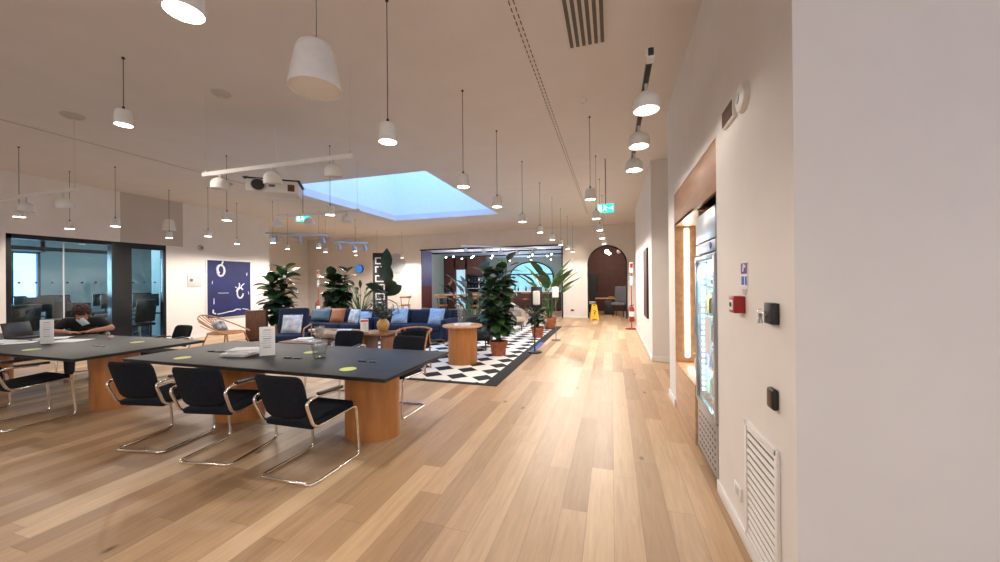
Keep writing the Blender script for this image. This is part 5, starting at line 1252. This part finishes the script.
MB().cyl((0, 0, 0.01), 0.12, 0.02, seg=24).build('base', GREYF, t); MB().cyl((0, 0, 0.6), 0.010, 1.2, seg=10).build('pole', GREYF, t); MB().box((0, -0.05, 1.27), (0.17, 0.10, 0.28), 0.03, None, 3).build('dispenser', WHITE, t)

# high bench table and stools further back
def bar_stool(x, y, z, rz, label, seatm=TAN):
    t = thing('bar_stool', (x, y, z), label, 'bar stool', rz, 'wooden stools at the back')
    MB().cyl((0, 0, 0.66), 0.19, 0.05, seg=24).build('seat', seatm, t)
    b = MB(); b.tube([(0.21 * math.sin(a), 0.21 * math.cos(a), 0.98) for a in [math.radians(-80 + 160 * k / 12) for k in range(13)]], 0.035, 8); b.build('back_band', RATTAN, t)
    for sx, sy in ((1, 1), (1, -1), (-1, 1), (-1, -1)): MB().tube([(sx * 0.12, sy * 0.12, 0.64), (sx * 0.20, sy * 0.20, 0)], 0.014, 8).build('leg', BLACK, t)
    for s in (1, -1): MB().tube([(s * 0.13, 0.13, 0.64), (s * 0.17, 0.14, 0.97)], 0.012, 8).build('back_post', BLACK, t)
    b = MB(); b.tube([(0.165 * sx, 0.165 * sy, 0.25) for sx, sy in ((1, 1), (1, -1), (-1, -1), (-1, 1))], 0.009, 6, closed=True); b.build('foot_ring', BLACK, t)
    return t
st = bar_stool(-7.9, 13.0, 0, math.radians(200), 'stool with curved wooden back left of the violet jamb')
t = thing('high_table', (-5.6, 13.7, 0), 'long high table with light wooden top behind the lounge', 'table')
MB().box((0, 0, 1.05), (2.4, 0.7, 0.05), 0.006).build('tabletop', OAKH, t)
for s in (1, -1): MB().box((s * 1.0, 0, 0.512), (0.06, 0.55, 1.024), 0.004).build('leg_panel', BLACK, t)
for i, (x, r_2) in enumerate([(-6.3, 185), (-5.6, 175), (-4.9, 190)]): again(st, (x, 13.05, 0), math.radians(r_2), 'stool at the long high table, %s from the left' % ords[i])

# ---------------------------------------------------------------- far room beyond the wide opening
w = MB(); w.box((-10.05, 20.5, 2), (0.1, 8.2, 4)); w.box((-4.2, 24.6, 2), (12, 0.2, 4)); w.box((1.8 - 3.6, 20.5, 2), (0.1, 8.2, 4)); w.box((-9.4, 16.45, 2), (1.2, 0.1, 4))
struct('wall_far_room', w, mat('pale_green_grey_paint', (0.42, 0.46, 0.42), 0.8, var=0.02))
struct('ceiling_far_room', MB().box((-5.9, 20.5, 3.25), (8.4, 8.2, 0.1)), LILAC)
w = MB()
for y in (18.6, 21.6): w.box((-5.9, y, 3.17), (8.2, 0.10, 0.07))
struct('trim_9', w, DFRAME)
w = MB(); w.box((-9.2, 20.2, 1.5), (0.75, 0.4, 3.0)); w.box((-7.55, 20.2, 1.5), (1.3, 0.4, 3.0)); w.box((-8.5, 20.2, 2.66), (0.8, 0.4, 0.68))
struct('wall_far_partition', w, MAROON)
dd = MB().box((-8.52, 20.2, 1.16), (0.66, 0.06, 2.3)).build('door_1', SKYP); dd['kind'] = 'structure'
b = MB(); b.box((-8.86, 20.15, 1.16), (0.05, 0.1, 2.32)); b.box((-8.18, 20.15, 1.16), (0.05, 0.1, 2.32)); b.box((-8.52, 20.15, 2.32), (0.73, 0.1, 0.05)); b.box((-8.25, 20.14, 1.05), (0.02, 0.06, 0.12)); b.build('door_frame', DFRAME, dd)
# arched window panel
t = thing('arched_window', (-5.2, 24.44, 0), 'wide arched cyan lit window at the back of the bar', 'window')
n = 20; b = MB(); b.prism([(-1.45, 0.9), (1.45, 0.9), (1.45, 1.7)] + [(1.45 * math.cos(PI * k / n), 1.9 + 0.95 * math.sin(PI * k / n)) for k in range(1, n)] + [(-1.45, 1.7)], -0.02, 0.02, Matrix.Rotation(PI / 2, 4, 'X')); b.build('lit_pane', CYAN, t)
b = MB(); b.tube([(1.48, -0.03, 0.88), (1.48, -0.03, 1.7)] + [(1.48 * math.cos(PI * k / n), -0.03, 1.9 + 0.98 * math.sin(PI * k / n)) for k in range(1, n)] + [(-1.48, -0.03, 1.7), (-1.48, -0.03, 0.88)], 0.04, 8, closed=True); b.box((0, -0.04, 2.05), (2.9, 0.05, 0.08)); b.build('frame', DFRAME, t)
lc = bpy.data.lights.new('bar_window_light', 'AREA'); lc.shape = 'RECTANGLE'; lc.size = 2.6; lc.size_y = 1.6; lc.energy = 60; lc.color = (0.55, 0.85, 1.0)
lo = bpy.data.objects.new('window_glow', lc); COL.objects.link(lo); lo.parent = t; lo.location = (0, -0.15, 1.9); lo.rotation_euler = (-PI / 2, 0, 0)
lo.rotation_euler = (PI / 2, 0, PI)
# bar counters
t = thing('bar_counter', (-4.55, 19.6, 0), 'dark bar counter with white top in the far room', 'counter')
MB().box((0, 0, 0.50), (3.9, 0.6, 1.0), 0.01).build('front', MAROON, t); MB().box((0, -0.02, 1.02), (4.0, 0.7, 0.045), 0.006).build('countertop', PAPER, t)
t = thing('bottle_shelf', (-7.45, 19.85, 0), 'dark shelving with bottles beside the pale lit door in the far room', 'shelf')
for s in (1, -1): MB().box((s * 0.55, 0, 1.0), (0.04, 0.25, 2.0)).build('side_panel', BLACK, t)
for z in (0.45, 0.85, 1.2, 1.55, 1.95): MB().box((0, 0, z), (1.06, 0.25, 0.03)).build('shelf_board', WGREY if z in (0.85, 1.2) else BLACK, t)
MB().box((0, 0.12, 1.0), (1.06, 0.02, 2.0)).build('back_board', DFRAME, t)
dk = [BLACK, mat('dark_green_glass', (0.01, 0.05, 0.03), 0.2), PAPER, NAVY, WGREY]
base = None; rnd = random.Random(11)
for i in range(16):
    x = -6.2 + i * 0.215; hh = 0.24 + 0.1 * rnd.random()
    o = MB().lathe([(0, 0), (0.045, 0), (0.045, hh * 0.6), (0.016, hh * 0.78), (0.016, hh), (0, hh)], seg=12).build('bottle', dk[i % 5], None, (x, 19.6 + 0.1 * (i % 2), 1.043))
    tag(o, '%s bottle on the far bar counter, %s' % (['black', 'dark green', 'white', 'navy', 'grey'][i % 5], (ords[i] + ' from the left') if i < 8 else (ords[15 - i] + ' from the right')), 'bottle', 'bottles on the far bar counter')
for i in range(10):
    o = MB().lathe([(0, 0), (0.04, 0), (0.04, 0.14), (0.015, 0.19), (0.015, 0.24), (0, 0.24)], seg=12).build('bottle', dk[(i * 2 + 1) % 5], None, (-7.9 + 0.2 * (i % 5) + 0.02, 19.82, 1.215 if i < 5 else 1.565))
    tag(o, '%s bottle on the %s shelf beside the lit door, %s from the left' % (['black', 'dark green', 'white', 'navy', 'grey'][(i * 2 + 1) % 5], 'lower' if i < 5 else 'upper', ords[i % 5]), 'bottle', 'bottles on the dark shelving')
for i, (x, y) in enumerate([(-6.9, 18.2), (-5.6, 18.3), (-4.2, 18.3), (-3.1, 18.2)]): again(st, (x, y, 0), math.radians(180 + 8 * i), 'stool at the far bar counter, %s from the left' % ords[i])
# small globe lamps in the far room
gl = thing('globe_pendant', (0, 0, 0), 'x', 'pendant lamp', 0, 'small globe pendants in the far room')
MB().sph((0, 0, 0), 0.038, u=14, v=10).build('globe', LAMP, gl); MB().cyl((0, 0, 0.20), 0.004, 0.32, seg=6).build('cord', BLACK, gl); MB().cyl((0, 0, 0.07), 0.02, 0.04, seg=10).build('cap', BLACK, gl)
first = True
gp = [(-8.1, 17.2), (-7.6, 17.0), (-7.1, 18.2), (-6.6, 17.2), (-6.2, 18.8), (-5.6, 17.2), (-5.2, 18.6), (-4.6, 17.2), (-4.1, 18.7), (-3.6, 17.2), (-3.1, 18.4), (-2.7, 17.3), (-7.9, 18.8), (-5.9, 21.5), (-4.6, 21.5), (-3.4, 21.5)]
for i, (x, y) in enumerate(gp):
    z = 2.84
    row = 'front' if y < 17.5 else ('middle' if y < 20 else 'rear')
    idx = sorted([g_[0] for g_ in gp if ('front' if g_[1] < 17.5 else ('middle' if g_[1] < 20 else 'rear')) == row]).index(x)
    lb = 'small glowing globe pendant in the far room, %s row, %s from the left' % (row, ords[idx])
    if first: gl.location = (x, y, z); gl['label'] = lb; first = False
    else: again(gl, (x, y, z), 0, lb)
for i, (x, y) in enumerate([(-7.6, 18.0), (-5.6, 18.2), (-3.6, 18.2), (-5.8, 22.0)]):
    lp = bpy.data.lights.new('far_room_light', 'POINT'); lp.energy = 62; lp.color = (0.9, 0.93, 1.0); lp.shadow_soft_size = 0.15
    lo = bpy.data.objects.new('far_room_lamp', lp); COL.objects.link(lo); lo.parent = gl; lo.location = Vector((x, y, 2.3)) - gl.location

# ---------------------------------------------------------------- room beyond the arch
w = MB(); w.box((-1.66, 18.2, 1.9), (0.08, 3.5, 3.8)); w.box((1.95, 18.2, 1.9), (0.1, 3.5, 3.8)); w.box((0.15, 20.0, 1.9), (3.7, 0.1, 3.8))
struct('wall_arch_room', w, MAROON)
struct('ceiling_arch_room', MB().box((0.15, 18.2, 3.75), (3.7, 3.7, 0.1)), WGREY)
t = thing('cafe_table', (-0.2, 17.9, 0), 'wooden topped table seen through the arch', 'table')
MB().box((0, 0, 0.74), (1.1, 0.7, 0.04), 0.006).build('tabletop', OAKH, t); MB().box((0.08, 0, 0.36), (0.45, 0.4, 0.72), 0.01).build('pedestal', BLACK, t)
o = MB().lathe([(0, 0), (0.07, 0), (0.14, 0.06), (0.13, 0.06), (0.06, 0.012), (0, 0.012)], seg=24).build('bowl', OCHRE, None, (-0.05, 17.85, 0.76)); tag(o, 'ochre bowl on the table seen through the arch', 'bowl')
def cafe_chair(x, y, rz, m, label):
    t = thing('cafe_chair', (x, y, 0), label, 'chair', rz); t.scale = (1.15, 1.15, 1.2)
    MB().box((0, 0, 0.46), (0.50, 0.48, 0.09), 0.03).build('seat', m, t); MB().box((0, 0.22, 0.80), (0.50, 0.08, 0.58), 0.03, rot('X', -6)).build('backrest', m, t)
    for sx, sy in ((1, 1), (1, -1), (-1, 1), (-1, -1)): MB().cyl((sx * 0.2, sy * 0.18, 0.21), 0.015, 0.42, seg=10).build('leg', BLACK, t)
cafe_chair(0.32, 16.95, math.radians(-20), GREYF, 'grey upholstered chair right of the table beyond the arch')
cafe_chair(-0.98, 17.6, math.radians(80), WGREY, 'pale chair left of the table beyond the arch')
t = thing('shelf_unit', (-0.95, 19.3, 0), 'dark shelf unit at the left beyond the arch', 'shelf')
for s in (1, -1): MB().box((0, s * 0.5, 0.95), (0.45, 0.04, 1.9)).build('side_panel', BLACK, t)
for z in (0.1, 0.5, 0.9, 1.3, 1.85): MB().box((0, 0, z), (0.45, 0.96, 0.03)).build('shelf_board', DFRAME, t)
for i, (x, y) in enumerate([(-0.2, 16.9), (0.3, 17.1), (-0.1, 18.0)]):
    t2 = thing('globe_pendant', (x, y, 2.85), 'small pale globe pendant beyond the arch, %s' % ['left one', 'right one', 'rear one'][i], 'pendant lamp', 0, 'globe pendants beyond the arch')
    MB().sph((0, 0, 0), 0.09, u=14, v=10).build('globe', LAMP if i == 0 else WGREY, t2); MB().cyl((0, 0, 0.46), 0.005, 0.76, seg=6).build('cord', BLACK, t2)
lp = bpy.data.lights.new('arch_room_light', 'POINT'); lp.energy = 120; lp.color = (1, 0.85, 0.7); lp.shadow_soft_size = 0.1
lo = bpy.data.objects.new('arch_room_lamp', lp); COL.objects.link(lo); lo.parent = t2; lo.location = (0, -0.3, -0.2)

# ---------------------------------------------------------------- world, window area lamps and colour management
wd = bpy.data.worlds.new('sky'); S.world = wd; wd.use_nodes = True
bg = wd.node_tree.nodes['Background']; bg.inputs['Color'].default_value = (0.24, 0.49, 0.98, 1); bg.inputs['Strength'].default_value = 6.8
def portal(name, loc, rx, rz, sx, sy, W, col):
    l_ = bpy.data.lights.new(name, 'AREA'); l_.shape = 'RECTANGLE'; l_.size = sx; l_.size_y = sy; l_.energy = W; l_.color = col
    o = bpy.data.objects.new(name, l_); COL.objects.link(o); o.location = loc; o.rotation_euler = (rx, 0, rz); return o
for i, (a, b_) in enumerate(wins):
    portal('daylight_%d' % i, ((a + b_) / 2, RY0 + 0.03, 1.8), -PI / 2 + PI, 0, b_ - a - 0.1, 2.5, 60 if a < 0.5 else 85, (1.0, 0.91, 0.80))  # warm area lamp added inside each unseen rear window as fill
portal('office_daylight', (-16.98, 4.15, 1.55), PI / 2, -PI / 2, 1.6, 2.0, 400, (0.55, 0.82, 1.0))

vs = S.view_settings; vs.view_transform = 'Standard'; vs.look = 'None'; vs.exposure = 0.06; vs.gamma = 1.0; vs.use_curve_mapping = False
